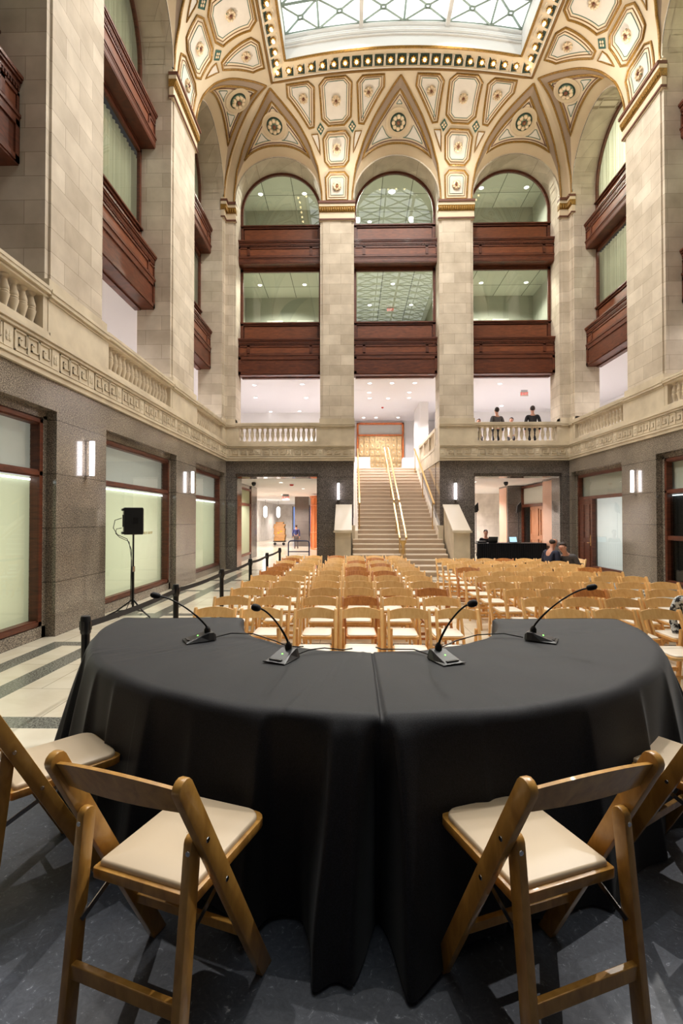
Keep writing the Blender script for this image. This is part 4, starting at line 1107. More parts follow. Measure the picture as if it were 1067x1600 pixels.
# curved timber kiosk at the right of the corridor
k = empty('wood_kiosk', (-1.5, 29.9, 0)); tag(k, 'tall curved orange timber kiosk at the right side of the left corridor', 'wood panelling')
m = MB(); m.lathe([(1.0, 0), (1.0, .06), (.97, .1), (.97, 3.0), (1.03, 3.05), (1.03, 3.15)], (0, 0, 0), 32); m.build('curved_body', 'orange_wood', k, smooth=30)
m = MB()
for i in range(16):
    a = 2 * PI * i / 16
    m.box(-.02, .02, -.99, -.95, .1, 3.0)
    nv = m.v[-8:]; del m.v[-8:]; ca, sa = math.cos(a), math.sin(a); m.v += [(x * ca - y * sa, x * sa + y * ca, z) for x, y, z in nv]
for zz in (.95, 2.55): m.lathe([(.98, zz), (1.0, zz + .02), (1.0, zz + .07), (.98, zz + .09)], (0, 0, 0), 32, cap=False)
m.build('panel_ribs', 'orange_wood', k)
# far end of the corridor
m = MB(); m.box(-9, -3.0, 50, 50.2, 0, 3.3); m.box(-7.6, -7.5, 24, 50, 0, 3.3); m.box(-2.0, 0, 34, 34.2, 0, 3.3); m.box(-.2, 0, 18.5, 34, 0, 3.3); struct(m.build('wall_corridor', 'white_stone'))
m = MB(); m.box(-5.9, -3.9, 49.9, 49.98, .4, 3.0); fw = struct(m.build('window_%d' % (WN[0] + 2), 'blue_window'))
m = MB()
for i in range(6): m.box(-5.9 + i * .4 - .05, -5.9 + i * .4 + .05, 49.8, 49.9, 0, 3.1)
m.build('mullion', 'granite_dark', fw)
for i, (x, y) in enumerate(((-6.6, 38), (-5.9, 40), (-5.0, 46))):
    t = empty('pendant_lamp', (x, y, 3.27)); tag(t, 'glowing pendant lamp at the far end of the left corridor, %s from the left' % ORD[i], 'lamp', 'pendant lamps of the corridor')
    m = MB(); m.tube([(0, 0, 0), (0, 0, -.5)], .015, 5); m.build('stem', 'chrome', t)
    m = MB(); m.lathe([(.05, -1.35), (.14, -1.2), (.14, -.6), (.05, -.5)], seg=12); m.build('shade', 'downlight_glow', t, smooth=40)
# cart with stacked folded chairs
c = empty('loaded_cart', (-5.0, 34.6, 0)); tag(c, 'low cart piled with folded wooden chairs far down the left corridor', 'cart')
m = MB(); m.box(-.42, .42, -.3, .3, .22, .28); m.build('deck', 'black_metal', c)
for x in (-.3, .3):
    m = MB(); m.lathe([(.1, -.03), (.1, .03)], seg=12)
    m.v = [(x + b, -.25 + cc, .1 + a) for a, b, cc in m.v]; m.build('wheel', 'black_plastic', c)
for i in range(9):
    dx = random.uniform(-.05, .05); w = .38 - (.12 if i == 8 else 0); m = MB()
    z0 = .3 + i * .145; m.box(-w + dx, w + dx, -.25, .25, z0, z0 + .05); m.box(-w + dx + .03, w + dx - .03, -.24, .24, z0 + .07, z0 + .12); m.box(-w + dx, -w + dx + .05, -.25, .25, z0, z0 + .13); m.box(w + dx - .05, w + dx, -.25, .25, z0, z0 + .13)
    m.build('folded_chair_bundle', 'cardboard', c)
m = MB(); m.box(.05, .2, -.27, -.26, .9, 1.0); m.box(-.12, .0, -.27, -.26, .8, .9); m.build('yellow_label', 'yellow_tag', c)
# blue platform cart
c = empty('platform_cart', (-1.54, 14.45, 0)); tag(c, 'blue tubular handle of a platform cart behind the last row of chairs', 'cart')
m = MB(); R = .08
pth = [(-.3, 0, .2), (-.3, 0, 1.14 - R)] + [(-.3 + R - R * math.cos(a), 0, 1.14 - R + R * math.sin(a)) for a in (PI / 6, PI / 3, PI / 2)] + [(.3 - R + R * math.sin(a), 0, 1.14 - R + R * math.cos(a)) for a in (0, PI / 6, PI / 3)] + [(.3, 0, 1.14 - R), (.3, 0, .2)]
m.tube(pth, .018, 8); m.tube([(-.3, 0, .83), (.3, 0, .83)], .014, 8); m.tube([(-.3, 0, .52), (.3, 0, .52)], .014, 8); m.build('handle', 'navy_metal', c, smooth=50)
m = MB(); m.box(-.33, .33, -.05, 1.1, .16, .2); m.build('deck', 'black_metal', c)
for x in (-.25, .25):
    for y in (.08, 1.0):
        m = MB(); m.lathe([(.075, -.02), (.075, .02)], seg=12); m.v = [(x + cc, y + b, .075 + a) for a, b, cc in m.v]; m.build('wheel', 'black_plastic', c)
# dome cameras and alarm on the corridor ceilings
for x, y, lab in ((-3.98, 20.2, 'left'), (6.15, 20.2, 'right')):
    m = MB(); m.lathe([(.05, 0), (.09, -.02), (.09, -.08), (.06, -.14), (.02, -.17)], (x, y, 3.27), 12); tag(m.build('dome_camera', 'black_plastic', smooth=50), 'small black dome camera on the ceiling of the %s corridor' % lab, 'camera')
for x, y, lab in ((-2.6, 21.5, 'left'), (4.9, 21.0, 'right')):
    m = MB(); m.lathe([(.09, 0), (.09, -.03), (.05, -.07)], (x, y, 3.27), 12); tag(m.build('alarm_strobe', 'red_plastic', smooth=50), 'small red strobe alarm on the ceiling of the %s corridor' % lab, 'alarm')
for i, (x, y, k) in enumerate(((-2.9, 20.4, 'left'), (-2.4, 24.5, 'left'), (-4.2, 30, 'left'), (4.9, 20.2, 'right'), (5.3, 23.0, 'right'), (4.6, 24, 'right'))):
    downlight(x, y, 3.27, 'round recessed light in the ceiling of the %s corridor, %s' % (k, ('nearest', 'second', 'farthest')[i % 3]), 'recessed corridor lights')
# right corridor
m = MB(); m.box(7.08, 7.7, 22.6, 23.9, 0, 3.27); m.box(7.32, 7.7, 18.5, 19.4, 0, 3.27); m.box(6.95, 7.08, 22.6, 23.9, 0, 3.27); struct(m.build('wall_corridor', 'granite_dark'))
m = MB(); m.box(7.3, 7.32, 18.5, 19.4, 0, 3.2); m.box(6.93, 6.96, 22.7, 23.8, 0, 3.2); struct(m.build('trim_4', 'pink_granite'))
m = MB(); m.box(3.1, 12, 29.5, 29.7, 0, 3.3); m.box(3.1, 3.3, 18.5, 29.5, 0, 3.3); m.box(7.7, 12, 24, 24.2, 0, 3.3); struct(m.build('wall_corridor', 'white_stone'))
wp = struct(empty('door_3', (7.66, 21, 0)))
m = MB(lambda a, b, c: (a - 7.66, b - 21, c)); m.box(7.6, 7.7, 19.4, 21.6, 0, 2.3); m.build('panelled_door', 'door_wood', wp)
m = MB(lambda a, b, c: (a - 7.66, b - 21, c))
for y0, y1 in ((19.5, 20.4), (20.6, 21.5)):
    for z0, z1 in ((.15, .95), (1.1, 2.2)):
        for q in ((y0, y1, z0, z0 + .05), (y0, y1, z1 - .05, z1), (y0, y0 + .05, z0, z1), (y1 - .05, y1, z0, z1)): m.box(7.57, 7.6, *q)
m.build('door_moulding', 'door_wood', wp)
m = MB(lambda a, b, c: (a - 7.66, b - 21, c)); m.box(7.56, 7.66, 19.4, 22.6, 2.3, 2.42); m.box(7.56, 7.66, 19.4, 22.6, 3.12, 3.22); m.box(7.56, 7.66, 22.5, 22.6, 0, 3.2); m.build('frame', 'mahogany', wp)
m = MB(lambda a, b, c: (a - 7.66, b - 21, c)); m.box(7.64, 7.68, 19.4, 22.6, 2.4, 3.15); m.build('transom_pane', 'blind_grey', wp)
m = MB(lambda a, b, c: (a - 7.66, b - 21, c)); m.box(7.64, 7.68, 21.6, 22.5, 0, 2.3); m.build('side_pane', 'glass_dark', wp)

# control desk, laptops, lights on stands
t = empty('skirted_desk', (5.9, 19.2, 0)); tag(t, 'long control desk with pleated black skirt in the right corridor opening', 'table')
m = MB(); n = 160; a0, a1 = -1.25, 1.32
m.grid([[(a0 + (a1 - a0) * i / n, -.35 + .018 * math.sin(i * 1.25), z) for i in range(n + 1)] for z in (.85, .02)]); m.build('pleated_skirt', 'black_cloth', t, smooth=60)
m = MB(); m.box(a0, a1, -.36, .45, .84, .87); m.build('desk_top', 'black_cloth', t)
m = MB(); n = 50; m.grid([[(a1 + .012 * math.sin(i * 1.25), -.35 + .8 * i / n, z) for i in range(n + 1)] for z in (.85, .02)]); m.build('side_skirt', 'black_cloth', t, smooth=60)
def laptop(x, y, z, rz, label, mt):
    t = empty('laptop', (x, y, z), rz); tag(t, label, 'laptop')
    m = MB(); m.box(-.17, .17, -.12, .12, 0, .02); m.build('keyboard_base', 'black_plastic', t)
    m = MB(); m.add([(-.17, .12, .02), (.17, .12, .02), (.17, .18, .24), (-.17, .18, .24), (-.17, .13, .02), (.17, .13, .02), (.17, .19, .24), (-.17, .19, .24)], [(0, 1, 2, 3), (7, 6, 5, 4), (0, 4, 5, 1), (1, 5, 6, 2), (2, 6, 7, 3), (3, 7, 4, 0)]); m.build('lid', 'black_plastic', t)
    m = MB(); m.add([(-.15, .118, .035), (.15, .118, .035), (.15, .172, .225), (-.15, .172, .225)], [(0, 1, 2, 3)]); m.build('screen', mt, t)
laptop(5.3, 19.15, .87, PI, 'open laptop in front of the man at the control desk', 'screen_purple')
laptop(6.15, 19.1, .87, .2, 'open laptop with a pale blue screen at the right half of the control desk', 'screen_glow')
m = MB(); m.box(4.72, 5.06, 19.0, 19.35, .871, .94); tag(m.build('mixing_console', 'black_plastic'), 'low black audio console at the left of the control desk', 'audio gear')
for (x, y, lab) in ((4.98, 20.3, 'behind the man at the control desk'), (6.55, 19.9, 'in front of the timber door in the right corridor')):
    t = empty('light_stand', (x, y, 0)); tag(t, 'tall black flash stand ' + lab, 'light stand', 'light stands')
    m = MB(); m.tube([(0, 0, .02), (0, 0, 2.15)], .014, 6); m.build('pole', 'black_metal', t)
    for k in range(3):
        a = k * 2.09 + .5; m = MB(); m.tube([(0, 0, .45), (.4 * math.cos(a), .4 * math.sin(a), .01)], .01, 5); m.build('leg', 'black_metal', t)
    m = MB(); m.box(-.06, .06, -.05, .05, 2.05, 2.3); m.prism([(-.1, 2.0), (.1, 2.12), (.08, 2.45), (-.06, 2.3)], 'y', -.04, .04); m.build('lamp_head', 'black_plastic', t)

# ================================================================ loudspeaker on its tripod stand
t = empty('speaker_stand', (-4.0, 9.1, 0)); tag(t, 'black tripod speaker stand in front of the second window on the left', 'stand')
m = MB(); m.tube([(0, 0, .12), (0, 0, .85)], .022, 8); m.tube([(0, 0, .85), (0, 0, 1.5)], .017, 8); m.build('pole', 'black_metal', t, smooth=50)
m = MB(); m.lathe([(.03, .8), (.03, .9)], seg=10); m.build('collar', 'chrome', t)
for a in (-.5, 1.6, 3.6):
    m = MB(); m.tube([(0, 0, .3), (.28 * math.cos(a), .28 * math.sin(a), .1), (.46 * math.cos(a), .46 * math.sin(a), .015)], .014, 6)
    m.tube([(0, 0, .12), (.28 * math.cos(a), .28 * math.sin(a), .1)], .01, 6); m.build('leg', 'black_metal', t)
t = empty('loudspeaker', (-4.0, 9.1, 1.48), 0.5); tag(t, 'black loudspeaker on the tripod stand at the left wall, turned to the seats', 'loudspeaker')
m = MB(); m.prism([(-.17, -.13), (.15, -.17), (.15, .17), (-.17, .13)], 'z', 0, .49); m.build('cabinet', 'black_plastic', t, bevel=.012)
m = MB(); m.box(-.185, -.17, -.06, .06, .14, .36); m.build('amplifier_panel', 'black_metal', t)
m = MB(); m.box(-.03, .06, -.175, -.155, .2, .3); m.build('side_handle', 'black_metal', t)
m = MB(); m.box(.151, .158, -.15, .15, .02, .47); m.build('front_grille', 'black_metal', t)
m = MB(); m.box(-.2, -.15, -.14, .14, .43, .47); m.box(-.2, -.15, -.14, .14, .01, .05); m.build('bumper', 'black_plastic', t)
m = MB(); m.tube([(-4.17, 9.0, 1.78), (-4.27, 8.95, 1.74), (-4.3, 8.95, 1.6), (-4.25, 9.0, 1.48), (-4.1, 9.06, 1.4), (-4.02, 9.07, 1.2), (-4.03, 9.07, .7), (-4.03, 9.06, .3), (-4.12, 9.02, .05), (-4.25, 9.0, .015), (-4.35, 8.92, .015), (-4.28, 8.82, .015), (-4.15, 8.88, .015), (-4.22, 8.98, .015)], .007, 5)
m.tube([(-4.17, 9.0, 1.6), (-4.26, 8.98, 1.58), (-4.28, 9.0, 1.5), (-4.22, 9.03, 1.43), (-4.06, 9.06, 1.35), (-4.02, 9.08, 1.0), (-4.02, 9.08, .2)], .006, 5)
tag(m.build('speaker_cable', 'black_plastic', smooth=60), 'black cables looping from the loudspeaker down its stand to a coil on the floor', 'cable')

# ================================================================ crowd barrier posts and straps
BP = [(-2.13, 3.98), (-2.1, 5.95), (-2.04, 7.82), (-2.01, 9.88), (-1.98, 11.65), (-1.98, 13.7)]
def barrier_post():
    t = empty('barrier_post')
    m = MB(); m.lathe([(.17, 0), (.17, .012), (.15, .022), (.04, .04), (.04, .06)], seg=24); m.build('base', 'black_metal', t, smooth=40)
    m = MB(); m.lathe([(.032, .05), (.032, .86)], seg=16); m.build('tube', 'black_metal', t, smooth=40)
    m = MB(); m.lathe([(.036, .84), (.04, .85), (.04, .965), (.034, .98), (.02, .983)], seg=16); m.box(-.045, .045, -.012, .012, .87, .94); m.box(-.012, .012, -.045, .045, .87, .94); m.build('belt_head', 'black_plastic', t, smooth=40)
    return t
p0 = barrier_post()
for i, (x, y) in enumerate(BP):
    o = p0 if i == 0 else dup(p0); o.location = (x, y, 0); tag(o, 'black barrier post beside the left aisle, %s from the table' % ('nearest one' if i == 0 else ORD[i]), 'barrier post', 'barrier posts')
for i in range(5):
    (xa, ya), (xb, yb) = BP[i], BP[i + 1]; m = MB(); rows = []
    for z0 in (-.025, .025):
        rows.append([(xa + (xb - xa) * k / 8, ya + .05 + (yb - ya - .10) * k / 8, .905 - .02 * math.sin(PI * k / 8) + z0) for k in range(9)])
    m.grid(rows); m.grid([[(x + .003, y, z) for x, y, z in r] for r in rows]); tag(m.build('barrier_strap', 'black_strap', recalc=False), 'black strap between the %s and %s barrier posts' % (ORD[i], ORD[i + 1]), 'strap', 'barrier straps')

# ================================================================ folding chairs
def board(y0, z0, y1, z1, w, x0, x1, m, roundtop=True, flatfoot=True):
    """slanting board seen from the side: from foot (y0,z0) to head (y1,z1)"""
    d = Vector((y1 - y0, z1 - z0)).normalized(); nn = Vector((-d.y, d.x)); h = w / 2
    poly = []
    if flatfoot:
        kx = h / abs(d.y); poly += [(y0 - kx, z0), (y0 + kx, z0)]
        if nn.x > 0: left = -1
    else: poly += [(y0 - nn.x * h, z0 - nn.y * h), (y0 + nn.x * h, z0 + nn.y * h)]
    hd = Vector((y1, z1)); s = 1 if nn.x > 0 else -1
    a = hd + nn * h * s; b = hd - nn * h * s
    if roundtop:
        c = hd - d * h * .9
        for k in range(7):
            an = PI * k / 6; poly.append(tuple(c + nn * s * h * math.cos(an) + d * h * .9 * math.sin(an)))
    else: poly += [tuple(a), tuple(b)]
    m.prism(poly, 'x', x0, x1)
def folding_chair(wood, vinyl, bev):
    t = empty('folding_chair')
    for s in (-1, 1):
        xa, xb = sorted((s * .2, s * .226)); m = MB(); board(.125, 0, -.308, .81, .056, xa, xb, m); m.build('front_leg', wood, t, bevel=bev, smooth=40)
        xa, xb = sorted((s * .172, s * .198)); m = MB(); board(-.285, 0, -.213, .625, .046, xa, xb, m); m.build('rear_leg', wood, t, bevel=bev, smooth=40)
        for (y, z) in ((-.205, .61), (-.113, .447)) if bev > .0027 else ((-.205, .61),):
            m = MB(); m.lathe([(.0085, 0), (.007, .003)], seg=8); m.v = [(s * (.2245 + q[2]), y + q[0], z + q[1]) for q in m.v]; m.build('hinge_pin', 'chrome', t)
        if bev > .0027: m = MB(); m.lathe([(.0085, 0), (.007, .003)], seg=8); m.v = [(s * .188 + q[0], -.2385 - q[2], .585 + q[1]) for q in m.v]; m.build('hinge_pin', 'chrome', t)
        m = MB(); x = s * .172; m.add([(x, -.02, .425), (x, -.005, .415), (x, -.24, .315), (x, -.25, .33), (x - s * .003, -.02, .425), (x - s * .003, -.005, .415), (x - s * .003, -.24, .315), (x - s * .003, -.25, .33)], [(0, 1, 2, 3), (7, 6, 5, 4), (0, 4, 5, 1), (1, 5, 6, 2), (2, 6, 7, 3), (3, 7, 4, 0)]); m.build('steel_brace', 'chrome', t)
    def rr(w0, y0, y1, r, n=4):
        pts = []
        for cx, cy, a0 in ((w0 - r, y1 - r, 0), (-w0 + r, y1 - r, 90), (-w0 + .01, y0 + .01, 180), (w0 - .01, y0 + .01, 270)):
            r2 = r if a0 < 180 else .01
            for k in range(n + 1): a = math.radians(a0 + 90 * k / n); pts.append((cx + r2 * math.cos(a), cy + r2 * math.sin(a)))
        return pts
    m = MB(); m.prism(rr(.175, -.205, .215, .045), 'z', .413, .443); m.build('seat_frame', wood, t, bevel=bev, smooth=40)
    m = MB(); R1 = rr(.163, -.19, .2, .05); rows = []
    for f, z in ((1, .443), (1.0, .451), (.985, .457), (.96, .4595), (.5, .460), (.01, .460)): rows.append([(x * f, .005 + (y - .005) * f, z) for x, y in R1])
    m.grid(rows, close=True); m.build('cushion', vinyl, t, smooth=60)
    m = MB(); n = 14; rows = []
    def back(x, k, off):     # k 0 bottom .. 1 top
        e = 1 - (x / .203) ** 2; z = .705 + .008 * e + (.08 + .022 * e) * k
        y = -.308 + (.81 - z) * .535 - .022 * e + off; return (x, y - .004, z)
    for off, ks in ((-.007, (0, .5, 1)), (.007, (1, .5, 0))):
        for k in ks: rows.append([back(-.203 + .406 * i / n, k, off) for i in range(n + 1)])
    rows.append(rows[0]); m.grid(rows); m.add(rows[0] + [], []); 
    m.add([rows[i][0] for i in range(6)], [tuple(range(6))]); m.add([rows[i][-1] for i in range(6)], [tuple(range(6))])
    m.build('backrest', wood, t, smooth=50)
    m = MB(); m.box(-.203, .203, .005, .025, .185, .215); m.build('front_stretcher', wood, t, bevel=bev)
    m = MB(); m.box(-.178, .178, -.277, -.257, .18, .222); m.build('rear_stretcher', wood, t, bevel=bev)
    return t
LZ = .29
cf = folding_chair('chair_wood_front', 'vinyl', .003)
def orient(f): return math.atan2(-f[0], f[1])
TBL = [((-.53, 1.605), (.325, .946), 'folding wooden chair at the front left of the black table, its backrest toward the viewer'),
       ((.535, 1.63), (-.35, .937), 'folding wooden chair at the front right of the black table, its backrest toward the viewer'),
       ((-1.26, 2.12), (.67, .74), 'folding wooden chair at the left end of the black table, cut by the photo edge'),
       ((1.34, 2.2), (-.55, .83), 'folding chair at the right end of the black table, mostly hidden')]
for i, (p, f, lab) in enumerate(TBL):
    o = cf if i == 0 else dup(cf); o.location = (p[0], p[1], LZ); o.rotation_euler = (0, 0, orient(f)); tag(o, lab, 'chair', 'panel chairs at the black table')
ca = folding_chair('chair_wood', 'vinyl_light', 0.0025); cb = folding_chair('chair_wood_orange', 'vinyl_light', 0.0025)
usedA = [False]; usedB = [False]
ROWN = ['front', 'second', 'third', 'fourth', 'fifth', 'sixth', 'seventh', 'eighth', 'ninth', 'tenth', 'last']
def put_chair(x, y, rz, dark, label, grp):
    src, fl = (cb, usedB) if dark else (ca, usedA)
    o = dup(src) if fl[0] else src; fl[0] = True
    o.location = (x, y, 0); o.rotation_euler = (0, 0, rz); tag(o, label, 'chair', grp)
LX = [-1.45, -.97, -.40, .085, .585, 1.10]
DARKL = {(9, 0), (8, 3), (7, 0), (6, 0), (5, 0), (6, 3), (5, 3), (5, 4), (2, 5), (1, 3), (9, 4), (10, 2), (7, 4)}
for r in range(11):
    for c in range(6):
        y = 5.36 + .78 * r - .31 + random.uniform(-.02, .02); x = LX[c] + random.uniform(-.02, .02) - (.02 * r if c < 2 else 0) * .3
        dk = (r, c) in DARKL
        put_chair(x, y, PI + random.uniform(-.035, .035), dk, '%s folding chair, block beside the barrier, %s row, %s chair in' % ('orange-brown' if dk else 'pale', ROWN[r], ('first', 'second', 'third', 'fourth', 'fifth', 'sixth')[c]), 'audience chairs left of the aisle')
DARKR = {(6, 0), (9, 3), (6, 5), (2, 2)}
for r in range(10):
    for c in range(6):
        y = 5.33 + .772 * r - .31 + random.uniform(-.02, .02); x = 2.245 + .482 * c + random.uniform(-.015, .015)
        dk = (r, c) in DARKR
        put_chair(x, y, PI + random.uniform(-.035, .035), dk, '%s folding chair, block beside the stairs, %s row, %s chair in' % ('orange-brown' if dk else 'pale', ROWN[r] if r < 9 else 'last', ('first', 'second', 'third', 'fourth', 'fifth', 'sixth')[c]), 'audience chairs right of the aisle')

# ================================================================ stage, tables, cloths
m = MB(); m.box(-1.97, 3.3, -1.6, 3.87, .0, .288); m.box(-1.965, 3.295, -1.595, 3.865, .288, .29)
tag(m.build('stage_platform', 'stage_black'), 'low black scuffed stage platform under the table', 'stage')
CX, CY, R1, R0, TZ = .11, 3.64, 1.80, .90, 1.035
def ringpt(a, r, z): return (CX + r * math.cos(a), CY + r * math.sin(a), z)
for nm, a0, a1 in (('left', PI, 1.5 * PI), ('right', 1.5 * PI, 2 * PI)):
    t = empty('crescent_table', (CX, CY, LZ)); tag(t, '%s crescent table hidden under its black cloth' % nm, 'table', 'crescent tables under black cloths')
    m = MB(lambda a, b, c: (a - CX, b - CY, c - LZ)); n = 20
    aa = [a0 + .02 + (a1 - a0 - .04) * i / n for i in range(n + 1)]
    for z in (TZ - .008, TZ - .03): m.grid([[ringpt(a, r, z) for a in aa] for r in (R0 + .03, R1 - .04)])
    for r in (R0 + .03, R1 - .04): m.grid([[ringpt(a, r, z) for a in aa] for z in (TZ - .008, TZ - .03)])
    m.build('table_top', 'cardboard', t)
    for a, r in ((a0 + .2, R0 + .2), (a0 + .2, R1 - .25), (a1 - .2, R0 + .2), (a1 - .2, R1 - .25)):
        m = MB(lambda a_, b, c: (a_ - CX, b - CY, c - LZ)); x, y, z = ringpt(a, r, 0); m.tube([(x, y, LZ), (x, y, TZ - .03)], .014, 8); m.build('leg', 'chrome', t)
def gs(x, c, w): return math.exp(-((x - c) / w) ** 2)
def cloth(nm, a0, a1, label):
    t = MB(); n = 560; rows = []
    def hem(a):          # how far the hem stands out from the table edge
        d = math.degrees(a) % 360
        if d < 1: d = 360 if a > 3 else d
        rg = lambda m0, wl, wr: math.exp(-(math.sqrt((d - m0) ** 2 + .3) - .55) / (wl if d < m0 else wr)) if abs(d - m0) < 20 else 0
        v = .02 + .24 * gs(d, 180, 20) + .30 * gs(d, 360, 26) + .03 * gs(d, 225, 20) + .10 * gs(d, 268, 9) + .07 * gs(d, 287, 14)
        for m0, wl, wr, am in ((255.5, 4.5, .5, .17), (264.6, .5, 1.6, .17), (267.2, .8, .9, .10), (271.8, .4, 2.6, .20), (246, 1, 3, .05), (238, 3, .6, .07), (229, .6, 3, .07), (221, 2.5, .5, .08), (213, .5, 3, .08), (204.5, 2.5, .5, .10), (197, .5, 2.5, .09), (190, 2, .5, .08),
                               (281, 3, .7, .05), (297, .7, 4, .06), (309, 3, .7, .06), (322, .7, 3, .07), (333, 3, .7, .08), (343, .6, 2.5, .09), (352, 2, .6, .08)):
            v += am * rg(m0, wl, wr)
        v += -.05 * gs(d, 260, 2.4) - .06 * gs(d, 269.3, .7) + .008 * math.sin(math.radians(d) * 29 + 1)
        return v
    pr = []
    # (kind, value)
    for k in (0, .2, .4, .6, .8, .93, 1.0): pr.append(('in', k))
    for r in (R0 + .01, R0 + .05, R0 + .2, R0 + .35, R0 + .5, R0 + .65, R0 + .8, R1 - .05, R1 - .015): pr.append(('top', r))
    for k in (.985, .96, .92, .86, .78, .7, .6, .5, .4, .3, .2, .12, .06, .02, 0): pr.append(('out', k))
    for kind, v in pr:
        row = []
        for i in range(n + 1):
            f = i / n; a = a0 + (a1 - a0) * f
            if kind == 'top':
                z = TZ + .0015 * math.sin(9 * a + 5 * v) + .002 * math.sin(21 * a - 7 * v)
                # pressed storage creases
                x, y, _ = ringpt(a, v, 0)
                for (ux, uy, off) in ((.35, .94, 2.1), (.94, -.35, -.9), (-.2, .98, 2.9)):
                    q = x * ux + y * uy - off; z += .003 * gs(q, 0, .012)
                if abs(v - (R1 - .015)) < 1e-6: z -= .003
                if abs(v - (R0 + .01)) < 1e-6: z -= .003
                seam = min(abs(a - 1.5 * PI), 9) ; z -= .012 * math.exp(-(seam / .006) ** 2); 
                row.append(ringpt(a, v, z + (.004 if nm == 'right' else 0)))
            elif kind == 'out':
                h = (TZ - .012 - (LZ + .012)); z = LZ + .012 + h * v; w = 1 - v
                ex = hem(a) * (w ** .8) * (1 if w > .02 else 0)
                zz = z + (0.06 * gs(math.degrees(a), 248, 7) * (w ** 3)) + .05 * gs(math.degrees(a), 283, 6) * (w ** 3)
                tw = (.05 * math.sin(math.degrees(a) * .23) + .02 * math.sin(math.degrees(a) * .9)) * w + .012 * math.sin(v * 9 + a * 6) * w
                seam = abs(a - 1.5 * PI); ex -= .10 * math.exp(-(seam / .03) ** 2) * min(1, w * 3) * (.4 + .6 * w)
                row.append(ringpt(a + tw * .3 * min(1, seam * 14), R1 + (.008 if nm == 'right' else .003) + ex, zz))
            else:
                h = (TZ - .012 - (LZ + .012)); w = 1 - v; z = LZ + .012 + h * v
                row.append(ringpt(a, R0 - .004 - (.03 + .02 * math.sin(a * 22)) * w, z))
        rows.append(row)
    t.grid(rows)
    # hanging end flap at the open end
    e = 0 if nm == 'left' else n; sgn = -1 if nm == 'left' else 1; ae = a0 if nm == 'left' else a1
    top = [rows[i][e] for i in range(7, 16)]; flap = []
    for w in (0, .05, .3, .6, 1):
        flap.append([(x, y + .01 + .03 * w + .01 * math.sin(x * 25) * w, z - (z - LZ - .015) * w) for x, y, z in top])
    t.grid(flap)
    o = t.build('tablecloth', 'black_cloth', smooth=70, recalc=False)
    return tag(o, label, 'tablecloth', 'black tablecloths')
cloth('left', PI, 1.5 * PI + .012, 'black tablecloth over the left half of the crescent table')
cloth('right', 1.5 * PI - .004, 2 * PI, 'black tablecloth over the right half of the crescent table')

# ================================================================ gooseneck microphones
def mic(root_xy, out, lean, label, cablepts):
    o = Vector(out).normalized(); ang = math.atan2(o.y, o.x)
    t = empty('desk_microphone', (root_xy[0], root_xy[1], TZ + (.009 if root_xy[0] > .1 else .005)), ang); tag(t, label, 'microphone', 'gooseneck microphones')
    # wedge base: x outward
    m = MB()
    sec = [(-.045, .035, .03), (-.03, .05, .045), (.0, .058, .046), (.05, .063, .03), (.12, .066, .010), (.132, .066, .006)]
    rows = []
    for x, hw, h in sec: rows.append([(x, -hw, 0), (x, -hw, .004), (x, -hw * .72, h), (x, hw * .72, h), (x, hw, .004), (x, hw, 0)])
    m.grid(rows, close=True); m.add(rows[0], [(0, 1, 2, 3, 4, 5)]); m.add(rows[-1], [(0, 1, 2, 3, 4, 5)]); m.build('base', 'black_plastic', t, bevel=.0015)
    m = MB(); m.box(.105, .12, -.035, .035, .0125, .0165); m.build('talk_button', 'black_metal', t)
    m = MB(); m.ball((.055, .0, .0295), .0045, .0045, .003, 8, 5); m.build('status_led', 'led_green', t)
    m = MB(); m.lathe([(.018, .04), (.019, .06), (.012, .072), (.006, .08)], (0, 0, 0), 12); m.build('neck_socket', 'black_metal', t, smooth=50)
    hx, hz = lean
    pts = []
    for k in range(15):
        f = k / 14; pts.append((hx * (f ** 1.15), 0, .07 + (hz - .07) * (1 - (1 - f) ** 1.35)))
    m = MB(); m.tube(pts, .0045, 8, rs=[.0058] * 5 + [.0046] * 10); m.build('gooseneck', 'black_metal', t, smooth=60)
    d = (Vector(pts[-1]) - Vector(pts[-2])).normalized(); c = Vector(pts[-1]) + d * .02
    x = d.cross(Vector((0, 1, 0))).normalized()
    m = MB(lambda a, b, c2: tuple(c + x * a + Vector((0, 1, 0)) * b + d * c2)); m.lathe([(.006, -.026), (.013, -.022), (.0165, -.01), (.0175, .008), (.015, .022), (.006, .031)], seg=14); m.build('foam_windscreen', 'black_cloth', t, smooth=60)
    m = MB(); m.tube([(p[0], p[1], TZ + .012 + (p[2] if len(p) > 2 else 0)) for p in cablepts], .0035, 6)
    tag(m.build('microphone_cable', 'black_plastic', smooth=60), 'thin black cable of the ' + label.split(' with')[0], 'cable', 'microphone cables')
mic((-.86, 2.97), (-.9, -.5), (.27, .275), 'leftmost desk microphone, bent far over to the left', [(-.82, 3.0), (-.74, 3.06, .01), (-.6, 3.04, .012), (-.45, 2.9, .005), (-.36, 2.8), (-.3, 2.78), (-.27, 2.79)])
mic((-.33, 2.6), (-.45, -.89), (.25, .29), 'second desk microphone from the left, with a lit green lamp', [(-.29, 2.62), (-.23, 2.68, .01), (-.15, 2.72, .01), (-.05, 2.72, .0), (.0, 2.75)])
mic((.44, 2.58), (.45, -.89), (.24, .31), 'third desk microphone from the left, with a lit green lamp', [(.41, 2.62), (.33, 2.7, .01), (.25, 2.72, .005), (.16, 2.74), (.13, 2.78)])
mic((1.07, 3.0), (.85, -.45), (.29, .32), 'rightmost desk microphone, leaning far to the right', [(1.02, 3.03), (.92, 3.08, .012), (.75, 3.04, .012), (.6, 2.92, .005), (.53, 2.84), (.5, 2.8)])

